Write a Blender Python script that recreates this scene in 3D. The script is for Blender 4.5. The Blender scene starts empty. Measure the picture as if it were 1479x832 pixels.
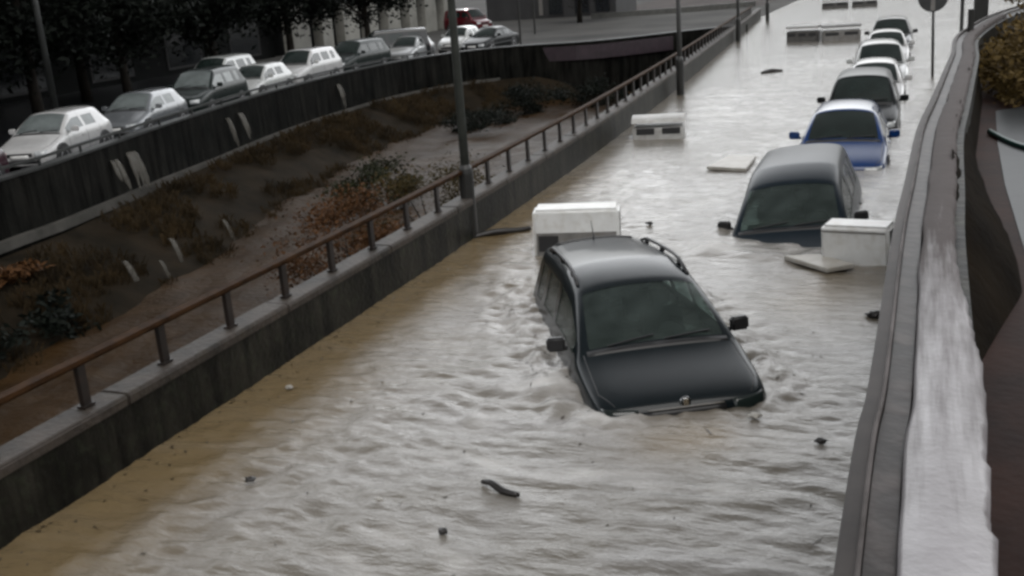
import bpy, bmesh, math, random
from mathutils import Vector, Matrix, noise
from mathutils.bvhtree import BVHTree
random.seed(7)
C = bpy.context.scene.collection
R = math.radians
H = 4.1

# ------------------------------------------------------------------ camera
scene = bpy.context.scene
cd = bpy.data.cameras.new('camera'); cam = bpy.data.objects.new('camera', cd); C.objects.link(cam)
CM = Matrix(((0.93660306, -0.03230791, 0.34889957),
             (0.34299185, 0.28810154, -0.89406604),
             (-0.0716331, 0.9570547, 0.28091813)))
cam.matrix_world = Matrix.Translation((0, 0, H)) @ CM.to_4x4()
cd.sensor_width = 36; cd.lens = 37.466; cd.clip_start = 0.05; cd.clip_end = 4000
scene.camera = cam

# ------------------------------------------------------------------ materials
MATS = {}
def mat(name, col, rough=.6, metal=0., coat=0., vary=.25, vscale=3., bump=0., bscale=30., spec=.5, dark=None, coat_ior=1.5, dirt=0., dirtcol=(.12, .095, .06), runs=0.):
    if name in MATS: return MATS[name]
    m = bpy.data.materials.new(name); m.use_nodes = True
    nt = m.node_tree; n = nt.nodes; l = nt.links
    b = n['Principled BSDF']
    b.inputs['Roughness'].default_value = rough; b.inputs['Metallic'].default_value = metal
    b.inputs['Coat Weight'].default_value = coat; b.inputs['Coat Roughness'].default_value = .06; b.inputs['Coat IOR'].default_value = coat_ior
    b.inputs['Specular IOR Level'].default_value = spec
    tc = n.new('ShaderNodeTexCoord')
    nz = n.new('ShaderNodeTexNoise'); nz.inputs['Scale'].default_value = vscale; nz.inputs['Detail'].default_value = 6
    nz.inputs['Roughness'].default_value = .62
    l.new(tc.outputs['Object'], nz.inputs['Vector'])
    rp = n.new('ShaderNodeValToRGB'); rp.color_ramp.elements[0].position = .32; rp.color_ramp.elements[1].position = .7
    d = dark or tuple(c*(1-vary) for c in col); e = col if dark else tuple(min(1, c*(1+vary)) for c in col)
    rp.color_ramp.elements[0].color = (*d, 1); rp.color_ramp.elements[1].color = (*e, 1)
    l.new(nz.outputs['Fac'], rp.inputs['Fac'])
    out = rp.outputs['Color']
    if dirt:
        n2 = n.new('ShaderNodeTexNoise'); n2.inputs['Scale'].default_value = 7; n2.inputs['Detail'].default_value = 8
        l.new(tc.outputs['Object'], n2.inputs['Vector'])
        mr = n.new('ShaderNodeMapRange'); mr.inputs['From Min'].default_value = .5; mr.inputs['From Max'].default_value = .75
        mr.inputs['To Max'].default_value = dirt
        l.new(n2.outputs['Fac'], mr.inputs['Value'])
        mx = n.new('ShaderNodeMix'); mx.data_type = 'RGBA'
        l.new(mr.outputs['Result'], mx.inputs['Factor']); l.new(out, mx.inputs['A']); mx.inputs['B'].default_value = (*dirtcol, 1)
        out = mx.outputs['Result']
    if runs:
        mp = n.new('ShaderNodeMapping'); mp.inputs['Scale'].default_value = (2.6, 2.6, .22); l.new(tc.outputs['Object'], mp.inputs['Vector'])
        n3 = n.new('ShaderNodeTexNoise'); n3.inputs['Scale'].default_value = 1.5; n3.inputs['Detail'].default_value = 7; n3.inputs['Roughness'].default_value = .65; l.new(mp.outputs['Vector'], n3.inputs['Vector'])
        r3 = n.new('ShaderNodeMapRange'); r3.inputs['From Min'].default_value = .38; r3.inputs['From Max'].default_value = .66; r3.inputs['To Min'].default_value = 1-runs; r3.inputs['To Max'].default_value = 1+runs; l.new(n3.outputs['Fac'], r3.inputs['Value'])
        v3 = n.new('ShaderNodeVectorMath'); v3.operation = 'SCALE'; l.new(out, v3.inputs[0]); l.new(r3.outputs['Result'], v3.inputs['Scale']); out = v3.outputs[0]
    l.new(out, b.inputs['Base Color'])
    if bump:
        nb = n.new('ShaderNodeTexNoise'); nb.inputs['Scale'].default_value = bscale; nb.inputs['Detail'].default_value = 5
        l.new(tc.outputs['Object'], nb.inputs['Vector'])
        bp = n.new('ShaderNodeBump'); bp.inputs['Strength'].default_value = bump; bp.inputs['Distance'].default_value = .02
        l.new(nb.outputs['Fac'], bp.inputs['Height']); l.new(bp.outputs['Normal'], b.inputs['Normal'])
        if coat: l.new(bp.outputs['Normal'], b.inputs['Coat Normal'])
    MATS[name] = m
    return m

def paint(name, col, metal=.0, rough=.32, coat_ior=1.5, coat=1.):
    return mat('paint_' + name, col, rough=rough, metal=metal, coat=coat, vary=.08, vscale=5, coat_ior=coat_ior, spec=.5 if sum(col) > .3 else .08, dirt=.12 if sum(col) > .3 else 0)

GLASS = mat('car_glass', (.012, .018, .0165), rough=.06, vary=.35, vscale=1.4, spec=.5)
def clear_glass():
    m = bpy.data.materials.new('wet_windshield'); m.use_nodes = True; nt = m.node_tree; n = nt.nodes; l = nt.links
    b = n['Principled BSDF']; b.inputs['Base Color'].default_value = (.045, .06, .056, 1); b.inputs['Roughness'].default_value = .05; b.inputs['IOR'].default_value = 1.5
    t = n.new('ShaderNodeBsdfTransparent'); t.inputs['Color'].default_value = (.55, .66, .62, 1)
    tc = n.new('ShaderNodeTexCoord'); nz = n.new('ShaderNodeTexNoise'); nz.inputs['Scale'].default_value = 3.2; nz.inputs['Detail'].default_value = 8; l.new(tc.outputs['Object'], nz.inputs['Vector'])
    mr = n.new('ShaderNodeMapRange'); mr.inputs['From Min'].default_value = .3; mr.inputs['From Max'].default_value = .75; mr.inputs['To Min'].default_value = .35; mr.inputs['To Max'].default_value = .75; l.new(nz.outputs['Fac'], mr.inputs['Value'])
    dn = n.new('ShaderNodeTexNoise'); dn.inputs['Scale'].default_value = 130; l.new(tc.outputs['Object'], dn.inputs['Vector'])
    bp = n.new('ShaderNodeBump'); bp.inputs['Strength'].default_value = .25; bp.inputs['Distance'].default_value = .004; l.new(dn.outputs['Fac'], bp.inputs['Height']); l.new(bp.outputs['Normal'], b.inputs['Normal'])
    mx = n.new('ShaderNodeMixShader'); l.new(mr.outputs['Result'], mx.inputs[0]); l.new(t.outputs[0], mx.inputs[1]); l.new(b.outputs[0], mx.inputs[2]); l.new(mx.outputs[0], n['Material Output'].inputs['Surface'])
    return m
CLEAR = clear_glass()
SEATM = mat('seat_cloth', (.05, .05, .048), rough=.9, vary=.3)
GLASS_PALE = mat('misted_glass', (.10, .115, .115), rough=.15, vary=.3, vscale=1.6)
BLACK = mat('black_plastic', (.012, .012, .013), rough=.45, vary=.2)
RUBBER = mat('tyre_rubber', (.014, .014, .015), rough=.8)
ALLOY = mat('alloy', (.45, .46, .47), rough=.3, metal=.9)
CHROME = mat('chrome', (.62, .63, .64), rough=.15, metal=1., vary=.05)
LAMPG = mat('lamp_glass', (.38, .40, .41), rough=.08, coat=1., vary=.3, vscale=14)
TAILG = mat('tail_glass', (.25, .01, .01), rough=.1, coat=1.)
CONC = mat('wet_concrete', (.023, .021, .0165), rough=.5, dark=(.006, .006, .0045), vscale=1.1, bump=.5, bscale=14, spec=.12, runs=.7, dirt=.5, dirtcol=(.03, .035, .022))
COPE = mat('coping_concrete', (.054, .042, .034), rough=.6, dark=(.013, .0105, .008), vscale=2.2, bump=.6, bscale=16, spec=.35, dirt=.6, dirtcol=(.05, .04, .028))
RAILM = mat('brown_rail_paint', (.046, .022, .009), rough=.65, dark=(.014, .007, .0035), vscale=6, spec=.04, bump=.3)
POSTM = mat('dark_brown_steel', (.016, .009, .006), rough=.45, dark=(.007, .005, .004), vscale=8)
GALV = mat('dark_galvanised', (.036, .039, .038), rough=.45, metal=.2, dark=(.018, .019, .018), vscale=3)
DPOLE = mat('dark_pole_paint', (.015, .015, .014), rough=.4, vary=.3, vscale=4)
WHITEP = mat('white_plastic', (.68, .69, .685), rough=.35, dark=(.54, .54, .53), vscale=2.2, dirt=.35, dirtcol=(.30, .26, .2))
GREYP = mat('grey_plastic', (.19, .185, .18), rough=.4, dark=(.11, .107, .10), vscale=3, dirt=.5)
DGREYP = mat('dark_grey_plastic', (.06, .058, .055), rough=.45, vary=.35, vscale=3)
BOARD = mat('pale_board', (.42, .41, .385), rough=.4, dark=(.25, .23, .20), vscale=3, dirt=.4, dirtcol=(.25, .21, .15))
BARK = mat('bark', (.015, .0125, .010), rough=.85, bump=.7, bscale=18, vary=.4, spec=.15)
WOOD = mat('wet_driftwood', (.012, .010, .009), rough=.35, vary=.4, vscale=12)
ASPH = mat('wet_asphalt', (.020, .021, .022), rough=.4, dark=(.010, .011, .012), vscale=.6, bump=.15, bscale=40, spec=.2)
def leafmat(name, a, b):
    return mat('leaf_' + name, a, rough=.7, dark=b, vscale=.9, spec=.12)

# ------------------------------------------------------------------ mesh helper
class MB:
    def __init__(s): s.v = []; s.f = []
    def add(s, vs, fs):
        o = len(s.v); s.v += [tuple(v) for v in vs]; s.f += [tuple(i+o for i in f) for f in fs]
    def box(s, c, d, rz=0., M=None):
        x, y, z = (k/2 for k in d); vs = []
        for sx, sy, sz in ((-1,-1,-1),(1,-1,-1),(1,1,-1),(-1,1,-1),(-1,-1,1),(1,-1,1),(1,1,1),(-1,1,1)):
            p = Vector((sx*x, sy*y, sz*z))
            if M is not None: p = M @ p
            elif rz: p = Matrix.Rotation(rz, 3, 'Z') @ p
            vs.append(p + Vector(c))
        s.add(vs, [(3,2,1,0),(4,5,6,7),(0,1,5,4),(1,2,6,5),(2,3,7,6),(3,0,4,7)])
    def tube(s, path, rad, n=8, cap=True):
        path = [Vector(p) for p in path]
        if not hasattr(rad, '__len__'): rad = [rad]*len(path)
        vs = []; fs = []; prev = None
        for i, p in enumerate(path):
            t = (path[min(i+1, len(path)-1)] - path[max(i-1, 0)]).normalized()
            if prev is None:
                u = t.orthogonal().normalized()
                if abs(t.z) < .9: u = t.cross(Vector((0, 0, 1))).normalized()
            else: u = (prev - t*prev.dot(t)).normalized()
            prev = u; w = t.cross(u)
            for k in range(n):
                a = 2*math.pi*(k+.5)/n
                vs.append(p + (u*math.cos(a) + w*math.sin(a))*rad[i])
        for i in range(len(path)-1):
            for k in range(n):
                fs.append((i*n+k, i*n+(k+1) % n, (i+1)*n+(k+1) % n, (i+1)*n+k))
        if cap:
            fs.append(tuple(range(n-1, -1, -1))); fs.append(tuple((len(path)-1)*n+k for k in range(n)))
        s.add(vs, fs)
    def lathe(s, prof, c=(0, 0, 0), n=20, M=None):
        vs = []; fs = []
        for r, z in prof:
            for k in range(n):
                a = 2*math.pi*k/n; p = Vector((r*math.cos(a), r*math.sin(a), z))
                if M is not None: p = M @ p
                vs.append(p + Vector(c))
        m = len(prof)
        for i in range(m-1):
            for k in range(n): fs.append((i*n+k, i*n+(k+1) % n, (i+1)*n+(k+1) % n, (i+1)*n+k))
        fs.append(tuple(range(n-1, -1, -1))); fs.append(tuple((m-1)*n+k for k in range(n)))
        s.add(vs, fs)
    def sweep(s, path, prof, closed=True):
        # path: list of (x, y); prof: list of (offset to the right, z)
        vs = []; fs = []; n = len(prof)
        P = [Vector((p[0], p[1])) for p in path]
        for i, p in enumerate(P):
            t = (P[min(i+1, len(P)-1)] - P[max(i-1, 0)]).normalized(); nr = Vector((t.y, -t.x))
            dz = path[i][2] if len(path[i]) > 2 else 0
            for o, z in prof: q = p + nr*o; vs.append((q.x, q.y, z+dz))
        for i in range(len(P)-1):
            for k in range(n if closed else n-1):
                fs.append((i*n+k, i*n+(k+1) % n, (i+1)*n+(k+1) % n, (i+1)*n+k))
        if closed:
            fs.append(tuple(range(n-1, -1, -1))); fs.append(tuple((len(P)-1)*n+k for k in range(n)))
        s.add(vs, fs)
    def build(s, name, m, parent=None, smooth=False, bevel=0., segs=2, loc=None):
        me = bpy.data.meshes.new(name); me.from_pydata(s.v, [], s.f); me.materials.append(m)
        bm = bmesh.new(); bm.from_mesh(me)
        bmesh.ops.recalc_face_normals(bm, faces=bm.faces)
        if bevel: bmesh.ops.bevel(bm, geom=[e for e in bm.edges if len(e.link_faces) == 2 and e.calc_face_angle(0) > .5], offset=bevel, segments=segs, affect='EDGES', clamp_overlap=True)
        if smooth or bevel:
            for f in bm.faces: f.smooth = True
        bm.to_mesh(me); bm.free()
        if bevel and not smooth:
            try: me.set_sharp_from_angle(angle=R(40))
            except Exception: pass
        o = bpy.data.objects.new(name, me); C.objects.link(o)
        if parent: o.parent = parent
        if loc: o.location = loc
        return o
def tag(o, label=None, cat=None, group=None, kind=None):
    if label: o['label'] = label
    if cat: o['category'] = cat
    if group: o['group'] = group
    if kind: o['kind'] = kind
    return o
def empty(name, loc=(0, 0, 0), rz=0., label=None, cat=None, group=None):
    o = bpy.data.objects.new(name, None); C.objects.link(o); o.empty_display_size = .3
    o.location = loc; o.rotation_euler = (0, 0, rz)
    return tag(o, label, cat, group)
def copy_tree(o, parent=None):
    c = o.copy(); C.objects.link(c); c.parent = parent
    for ch in list(o.children): copy_tree(ch, c)
    return c
def smoothpath(pts, step=.6):
    out = []
    V = [Vector(p) for p in pts]
    for i in range(len(V)-1):
        a, b, c, d = V[max(i-1, 0)], V[i], V[i+1], V[min(i+2, len(V)-1)]
        n = max(1, int((c-b).length/step))
        for k in range(n):
            t = k/n
            out.append(tuple(.5*((2*b) + (c-a)*t + (2*a-5*b+4*c-d)*t*t + (3*b-a-3*c+d)*t*t*t)))
    out.append(tuple(V[-1]))
    return out
def xat(path, y):
    for a, b in zip(path, path[1:]):
        if a[1] <= y <= b[1]: return a[0] + (b[0]-a[0])*(y-a[1])/max(1e-6, b[1]-a[1])
    return path[0][0] if y < path[0][1] else path[-1][0]

# ------------------------------------------------------------------ paths
WALL = smoothpath([(-6.72, -14), (-6.72, 4), (-6.70, 12), (-6.76, 18), (-6.98, 25), (-7.55, 36), (-8.25, 47), (-8.9, 57), (-9.6, 68), (-10.3, 78)])     # water-side face of the low street wall
BANK = smoothpath([(-18.0, -12), (-18.9, 8), (-20.0, 18.9), (-20.75, 22.6), (-22.2, 28.3), (-23.9, 36.8), (-24.5, 45), (-24.0, 50.5), (-22.4, 54.3), (-20.2, 56), (-16.2, 57), (-12.2, 61.6), (-9.3, 64.6)])
PARA = smoothpath([(-.125, -4), (-.125, 1.9), (-.10, 3.1), (-.075, 4.9), (-.04, 6.0), (.015, 7.8), (.12, 9.45), (.34, 13), (.56, 16.55), (1.5, 21.5), (3.4, 26.5), (7, 31), (13, 35), (40, 40)], .12)   # water-side edge of the parapet
ROADZ = -.1
CANALZ = -2.5

# ------------------------------------------------------------------ cars
def conform(bvh, grid, direction, off, name, m, parent, origin):
    d = Vector(direction); vs = []; hit = []
    for row in grid:
        for (a, b) in row:
            o = Vector(origin(a, b)); h = bvh.ray_cast(o, d)
            if h[0] is None: hit.append(False); vs.append(o)
            else: hit.append(True); vs.append(h[0] - d*off)
    n = len(grid[0]); fs = []
    for i in range(len(grid)-1):
        for k in range(n-1):
            q = (i*n+k, i*n+k+1, (i+1)*n+k+1, (i+1)*n+k)
            if all(hit[j] for j in q): fs.append(q)
    if not fs: return None
    mb = MB(); mb.add(vs, fs); o = mb.build(name, m, parent, smooth=True)
    me = o.data; bm = bmesh.new(); bm.from_mesh(me)
    bmesh.ops.delete(bm, geom=[v for v in bm.verts if not v.link_faces], context='VERTS')
    # a thin lens with edges that return to the body
    ed = [e for e in bm.edges if e.is_boundary]
    r = bmesh.ops.extrude_edge_only(bm, edges=ed)
    for v in r['geom']:
        if isinstance(v, bmesh.types.BMVert): v.co += d*(off+.02)
    bmesh.ops.recalc_face_normals(bm, faces=bm.faces)
    bm.to_mesh(me); bm.free()
    return o
def grid2(a0, a1, b0, b1, na, nb, warp=None):
    g = []
    for i in range(na+1):
        row = []
        for k in range(nb+1):
            a = a0+(a1-a0)*i/na; b = b0+(b1-b0)*k/nb
            row.append(warp(a, b) if warp else (a, b))
        g.append(row)
    return g

CARS = dict(
    minivan=dict(L=4.62, w=.93, H=1.77, hf=.85, hc=1.10, yc=1.02, yw=1.84, yr=4.30, belt=1.04, wr=.64, tail='hatch', rd=.13, pill=(2.50, 3.42), whl=(.92, 3.76)),
    hatch=dict(L=3.95, w=.85, H=1.46, hf=.70, hc=.95, yc=1.05, yw=1.80, yr=3.45, belt=.92, wr=.55, tail='hatch', pill=(2.25, 3.05), whl=(.78, 3.25)),
    sedan=dict(L=4.45, w=.87, H=1.43, hf=.68, hc=.93, yc=1.20, yw=2.0, yr=3.25, belt=.92, wr=.54, tail='notch', pill=(2.48, 3.2), whl=(.85, 3.5)),
    suv=dict(L=4.45, w=.90, H=1.72, hf=.88, hc=1.10, yc=1.15, yw=1.85, yr=4.05, belt=1.08, wr=.60, tail='hatch', pill=(2.4, 3.3), whl=(.85, 3.55)),
    van=dict(L=4.4, w=.90, H=1.85, hf=.85, hc=1.15, yc=.75, yw=1.45, yr=4.2, belt=1.10, wr=.66, tail='hatch', pill=(2.0, 3.0), whl=(.75, 3.5)),
)
def car_stations(p):
    L, w, H_, hf, hc, yc, yw, yr, belt, wr = (p[k] for k in ('L', 'w', 'H', 'hf', 'hc', 'yc', 'yw', 'yr', 'belt', 'wr'))
    zb = .20; st = []; rd = p.get('rd', 0.)
    def low(y, wd, zc, zb=zb, drop=.10):
        return [(0, zb), (wd-.12, zb), (wd-.025, zb+.10), (wd, zb+.55*(zc-drop-zb)), (wd-.035, zc-drop), (wd-.075, zc-drop*.55), (wd-.13, zc-drop*.28), (wd-.22, zc-drop*.12), (wd*.42, zc-.002), (0, zc)]
    st.append((0.0, low(0, w*.80, hf-.14, zb+.06), 'cap'))
    st.append((.05, low(.05, w*.88, hf-.05, zb+.02), ''))
    st.append((.16, low(.16, w*.945, hf+.0, zb), ''))
    st.append((.42, low(.42, w*.985, hf+(hc-hf)*.30), ''))
    st.append((.75, low(.75, w, hf+(hc-hf)*.62), ''))
    st.append((yc-.03, low(yc, w, hc-.015), ''))
    cowl = [(0, zb), (w-.12, zb), (w-.025, zb+.10), (w, zb+.5*(belt-zb)), (w-.02, belt-.10), (w-.07, hc-.055), (w-.105, hc-.02), (w-.15, hc+.0), (w*.42, hc+.022), (0, hc+.028)]
    top = [(0, zb), (w-.12, zb), (w-.025, zb+.10), (w, zb+.5*(belt-zb)), (w-.02, belt-.10), (w-.065, belt), (wr+.085, H_-.17-rd), (wr+.02, H_-.07-rd), (wr*.52, H_-.018-rd), (0, H_-.008-rd)]
    st.append((yc+.02, cowl, 'ws'))
    for s in (.28, .62):
        y = yc+.02+(yw-yc-.02)*s; r = []
        for i in range(10):
            a, b = Vector(cowl[i]), Vector(top[i]); q = a.lerp(b, s)
            if i >= 6: q.y += .045*math.sin(math.pi*s)*(1 if i > 7 else .7)
            if i == 5: q = Vector((b.x, a.y+(b.y-a.y)*min(1, s*1.6)))
            r.append(tuple(q))
        st.append((y, r, 'ws g'))
    st.append((yw, top, 'g'))
    def roof(y):
        t = (y-yw)/(L-yw); z = H_ + .012*math.sin(math.pi*min(1, t*1.3)) - .07*max(0, t-.45)**1.5 - rd*max(0, 1-t/.32)**2
        nw = w-.03*max(0, t-.5)
        return [(0, zb), (nw-.12, zb), (nw-.025, zb+.10), (nw, zb+.5*(belt-zb)), (nw-.02, belt-.09), (nw-.065, belt+.01*t), (wr+.075-.03*t, z-.16), (wr+.01-.03*t, z-.06), (wr*.52, z-.01), (0, z)]
    st[-1] = (yw, top, 'g')
    p1, p2 = p['pill']
    for y, f in ((yw+.05, 'g'), ((yw+p1)/2, 'g'), (p1, ''), (p1+.09, 'g'), ((p1+p2)/2, 'g'), (p2, ''), (p2+.09, 'g' if yr-p2 > .5 else '')):
        if y < yr-.12: st.append((y, roof(y), f))
    if p['tail'] == 'hatch':
        if yr-p2 > .5: st.append((yr-.22, roof(yr-.22), ''))
        st.append((yr, roof(yr), ''))
        a = roof(yr); yb = L-.10
        st.append((yr+.05, [(x, z-(.02 if i > 5 else 0)) for i, (x, z) in enumerate(a)], 'rw'))
        r = [(x*.985, z) for x, z in low(yb, w*.975, belt+.08, drop=.06)]
        st.append((yb, r, ''))
        st.append((L-.03, low(L, w*.93, belt-.02, zb+.04), ''))
        st.append((L, low(L, w*.84, belt-.16, zb+.1), 'end'))
    else:
        st.append((yr, roof(yr), 'rw')); yd = yr+.62
        st.append((yd, low(yd, w*.985, belt+.04, drop=.07), ''))
        st.append((L-.25, low(L, w*.96, belt+.03, drop=.07), ''))
        st.append((L-.05, low(L, w*.91, belt-.02, zb+.04), ''))
        st.append((L, low(L, w*.83, belt-.14, zb+.1), 'end'))
    return st
def build_car(name, kind, pmat, label, cat, group=None, M=None, glass=None, lamp=None, wheels=True, plate=True, rails=False, badge=False, lights=True, level=2, roof_mat=None):
    p = CARS[kind]; st = car_stations(p); w = p['w']; L = p['L']
    glass = glass or GLASS
    bm = bmesh.new(); rings = []
    for y, r, fl in st:
        rr = [bm.verts.new((x, y, z)) for x, z in r]
        ll = [rr[0]] + [bm.verts.new((-x, y, z)) for x, z in r[1:9]] + [rr[9]]
        rings.append((rr, ll))
    def face(vs, mi):
        vs = list(dict.fromkeys(vs))
        if len(vs) >= 3:
            f = bm.faces.new(vs); f.material_index = mi; f.smooth = True
    for i in range(len(st)-1):
        fl = st[i][2]
        for side in (0, 1):
            A, B = rings[i][side], rings[i+1][side]
            for k in range(9):
                mi = 0
                if 'ws' in fl and k >= 7: mi = 1
                if 'rw' in fl and k >= 7: mi = 3
                if 'g' in fl.split() and k == 5: mi = 2
                face((A[k], A[k+1], B[k+1], B[k]) if side == 0 else (B[k], B[k+1], A[k+1], A[k]), mi)
    for ri in (0, -1):
        rr, ll = rings[ri]
        for k in range(9): face((rr[k], ll[k], ll[k+1], rr[k+1]) if ri == 0 else (rr[k+1], ll[k+1], ll[k], rr[k]), 0)
    bmesh.ops.recalc_face_normals(bm, faces=bm.faces)
    me = bpy.data.meshes.new('cage'); bm.to_mesh(me); bm.free()
    tmp = bpy.data.objects.new('cage', me); C.objects.link(tmp)
    for k in range(4): me.materials.append(BLACK)
    md = tmp.modifiers.new('s', 'SUBSURF'); md.levels = level; md.render_levels = level
    dg = bpy.context.evaluated_depsgraph_get()
    ev = bpy.data.meshes.new_from_object(tmp.evaluated_get(dg), depsgraph=dg)
    bpy.data.objects.remove(tmp); bpy.data.meshes.remove(me)
    root = empty(name, label=label, cat=cat, group=group)
    full = bmesh.new(); full.from_mesh(ev); bvh = BVHTree.FromBMesh(full); full.free()
    for mi, nm, mm in ((0, 'body', pmat), (1, 'windshield', glass), (2, 'side_window', glass), (3, 'rear_window', GLASS)):
        b = bmesh.new(); b.from_mesh(ev)
        if mi:
            b.normal_update()
            nn = {v: v.normal.copy() for v in b.verts}
            for v in b.verts: v.co -= nn[v]*.006
        bmesh.ops.delete(b, geom=[f for f in b.faces if f.material_index != mi], context='FACES')
        for f in b.faces: f.smooth = True; f.material_index = 0
        if not b.faces: b.free(); continue
        if mi == 2:
            # one mesh for each pane
            b.faces.ensure_lookup_table(); left = set(b.faces); pi = 0
            while left:
                stck = [left.pop()]; comp = set(stck)
                while stck:
                    f = stck.pop()
                    for e in f.edges:
                        for g in e.link_faces:
                            if g in left: left.discard(g); comp.add(g); stck.append(g)
                vs = list({v for f in comp for v in f.verts}); ix = {v: i for i, v in enumerate(vs)}
                m2 = bpy.data.meshes.new(nm); m2.from_pydata([v.co[:] for v in vs], [], [[ix[v] for v in f.verts] for f in comp])
                m2.materials.append(mm)
                for q in m2.polygons: q.use_smooth = True
                o = bpy.data.objects.new(nm, m2); C.objects.link(o); o.parent = root
        else:
            m2 = bpy.data.meshes.new(nm); b.to_mesh(m2); m2.materials.clear(); m2.materials.append(mm)
            o = bpy.data.objects.new(nm, m2); C.objects.link(o); o.parent = root
            if nm == 'body': body = o
            if nm == 'windshield': ws = o
        b.free()
    front = lambda a, b_: (a, -1, b_)
    hf = p['hf']
    if lights:
        for s in (-1, 1):
            conform(bvh, grid2(s*w*.50, s*w*.86, hf-.225, hf-.085, 8, 4, lambda a, b_: (a, b_ + .05*(abs(a)/w-.5))), (0, 1, 0), .012, 'headlight', lamp or LAMPG, root, front)
    conform(bvh, grid2(-w*.42, w*.42, hf-.215, hf-.12, 8, 3), (0, 1, 0), .010, 'grille', BLACK, root, front)
    conform(bvh, grid2(-w*.60, w*.60, .30, .40, 8, 2), (0, 1, 0), .010, 'air_intake', BLACK, root, front)
    if plate: conform(bvh, grid2(-.26, .26, .42, .53, 4, 2), (0, 1, 0), .018, 'number_plate', WHITEP, root, front)
    back = lambda a, b_: (a, L+1, b_)
    for s in (-1, 1):
        conform(bvh, grid2(s*w*.66, s*w*.88, p['belt']-.30, p['belt']-.10, 4, 4), (0, -1, 0), .012, 'tail_light', TAILG, root, back)
    # wipers on the glass
    topo = lambda a, b_: (a, b_, 4)
    for x0, x1 in ((-.52, -.02), (.08, .58)):
        mb = MB(); pts = []
        for k in range(6):
            t = k/5; x = x0+(x1-x0)*t; y = p['yc'] + .04 + .055*t
            h = bvh.ray_cast(Vector((x, y, 4)), Vector((0, 0, -1)))
            if h[0]: pts.append(h[0] + Vector((0, -.012, .012)))
        if len(pts) > 2: mb.tube(pts, .011, 5); mb.build('wiper', BLACK, root)
    # mirrors, handles
    for s in (-1, 1):
        ym = p['yc']+.42; zm = p['belt']+.09
        h = bvh.ray_cast(Vector((s*3, ym, p['belt']-.03)), Vector((-s, 0, 0)))
        xb = abs(h[0].x) if h[0] else w
        mb = MB(); mb.box((s*(xb+.125), ym-.02, zm), (.20, .10, .15), rz=s*.15)
        mb.box((s*(xb+.02), ym, zm-.06), (.09, .06, .045))
        mr = mb.build('mirror', pmat if kind != 'minivan' else BLACK, root, bevel=.03, segs=3)
        g = MB(); g.box((s*(xb+.125), ym+.035, zm), (.165, .008, .115), rz=s*.15); g.build('mirror_glass', CHROME, mr)
        for yh in (p['pill'][0]-.12, p['pill'][1]-.05):
            h = bvh.ray_cast(Vector((s*3, yh, p['belt']-.16)), Vector((-s, 0, 0)))
            if h[0]:
                mb = MB(); mb.box(h[0] + Vector((s*.012, -.09, 0)), (.03, .17, .03)); mb.build('door_handle', BLACK if kind == 'minivan' else pmat, root, bevel=.01)
        sideo = lambda a, b_, s=s: (s*3, a, b_)
        # door gaps and the rubbing strip
        for yy in (p['yc']+.18, p['pill'][0]+.045, p['pill'][1]+.045):
            conform(bvh, grid2(yy-.006, yy+.006, .32, p['belt']-.02, 1, 10), (-s, 0, 0), .0025, 'door_gap', BLACK, root, sideo)
        conform(bvh, grid2(.95, L-.7, .52, .575, 24, 2), (-s, 0, 0), .012, 'rubbing_strip', BLACK, root, sideo)
        # hood gap
        conform(bvh, [[(s*(w*(.72+.12*min(1, k/3))) + d_, .10+(p['yc']-.10)*k/12) for k in range(13)] for d_ in (-.005, .005)], (0, 0, -1), .0025, 'hood_gap', BLACK, root, topo)
    # cowl below the glass
    conform(bvh, grid2(-w*.80, w*.80, p['yc']-.035, p['yc']+.03, 14, 2), (0, 0, -1), .003, 'cowl_panel', BLACK, root, topo)
    if wheels:
        for s in (-1, 1):
            for yw_ in p['whl']:
                Mx = Matrix.Rotation(R(90)*s, 3, 'Y')
                a = MB(); a.lathe([(.385, -.22), (.395, .0), (.36, .008)], (s*(w-.003), yw_, .33), 28, Mx); a.build('wheel_arch', BLACK, root, smooth=False)
                t = MB(); t.lathe([(.20, -.19), (.29, -.19), (.315, -.15), (.32, -.03), (.30, .012), (.215, .016)], (s*(w+.002), yw_, .315), 28, Mx); to = t.build('wheel', RUBBER, root, smooth=True)
                rmb = MB(); rmb.lathe([(.215, -.05), (.212, .016), (.19, .020), (.17, -.02), (.075, .0), (.05, .018), (.0, .02)], (s*(w+.004), yw_, .315), 20, Mx)
                rmb.build('rim', ALLOY, to)
    if rails:
        for s in (-1, 1):
            mb = MB(); ys = [p['yw']+.16+(p['yr']-p['yw']-.36)*k/14 for k in range(15)]
            pts = []
            for k, y in enumerate(ys):
                x = s*(p['wr']-.015-.02*k/14); h = bvh.ray_cast(Vector((x, y, 4)), Vector((0, 0, -1)))
                lift = .055*min(1, min(k, 14-k)/2)
                pts.append(h[0]+Vector((0, 0, lift+.006)))
            mb.tube(pts, .021, 8)
            for k in (2, 7, 12):
                mb.box(pts[k]-Vector((0, 0, .03)), (.035, .10, .06))
            mb.build('roof_rail', BLACK, root, smooth=True)
    if badge:
        h = bvh.ray_cast(Vector((0, -1, hf-.07)), Vector((0, 1, 0)))
        c = h[0]+Vector((0, -.012, .012)); mb = MB(); Mx = Matrix.Rotation(R(80), 3, 'X')
        mb.lathe([(.050, -.012), (.054, .0), (.048, .008), (.0, .010)], c, 22, Mx)
        mb.box(c+Vector((0, -.008, .0)), (.05, .02, .07))
        mb.build('badge', CHROME, root)
        conform(bvh, grid2(-w*.40, w*.40, hf-.108, hf-.096, 10, 1), (0, 1, 0), .016, 'grille_trim', GREYP, root, front)
        # seam of the tailgate spoiler and aerial
        h = bvh.ray_cast(Vector((0, p['yr']-.12, 4)), Vector((0, 0, -1)))
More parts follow.
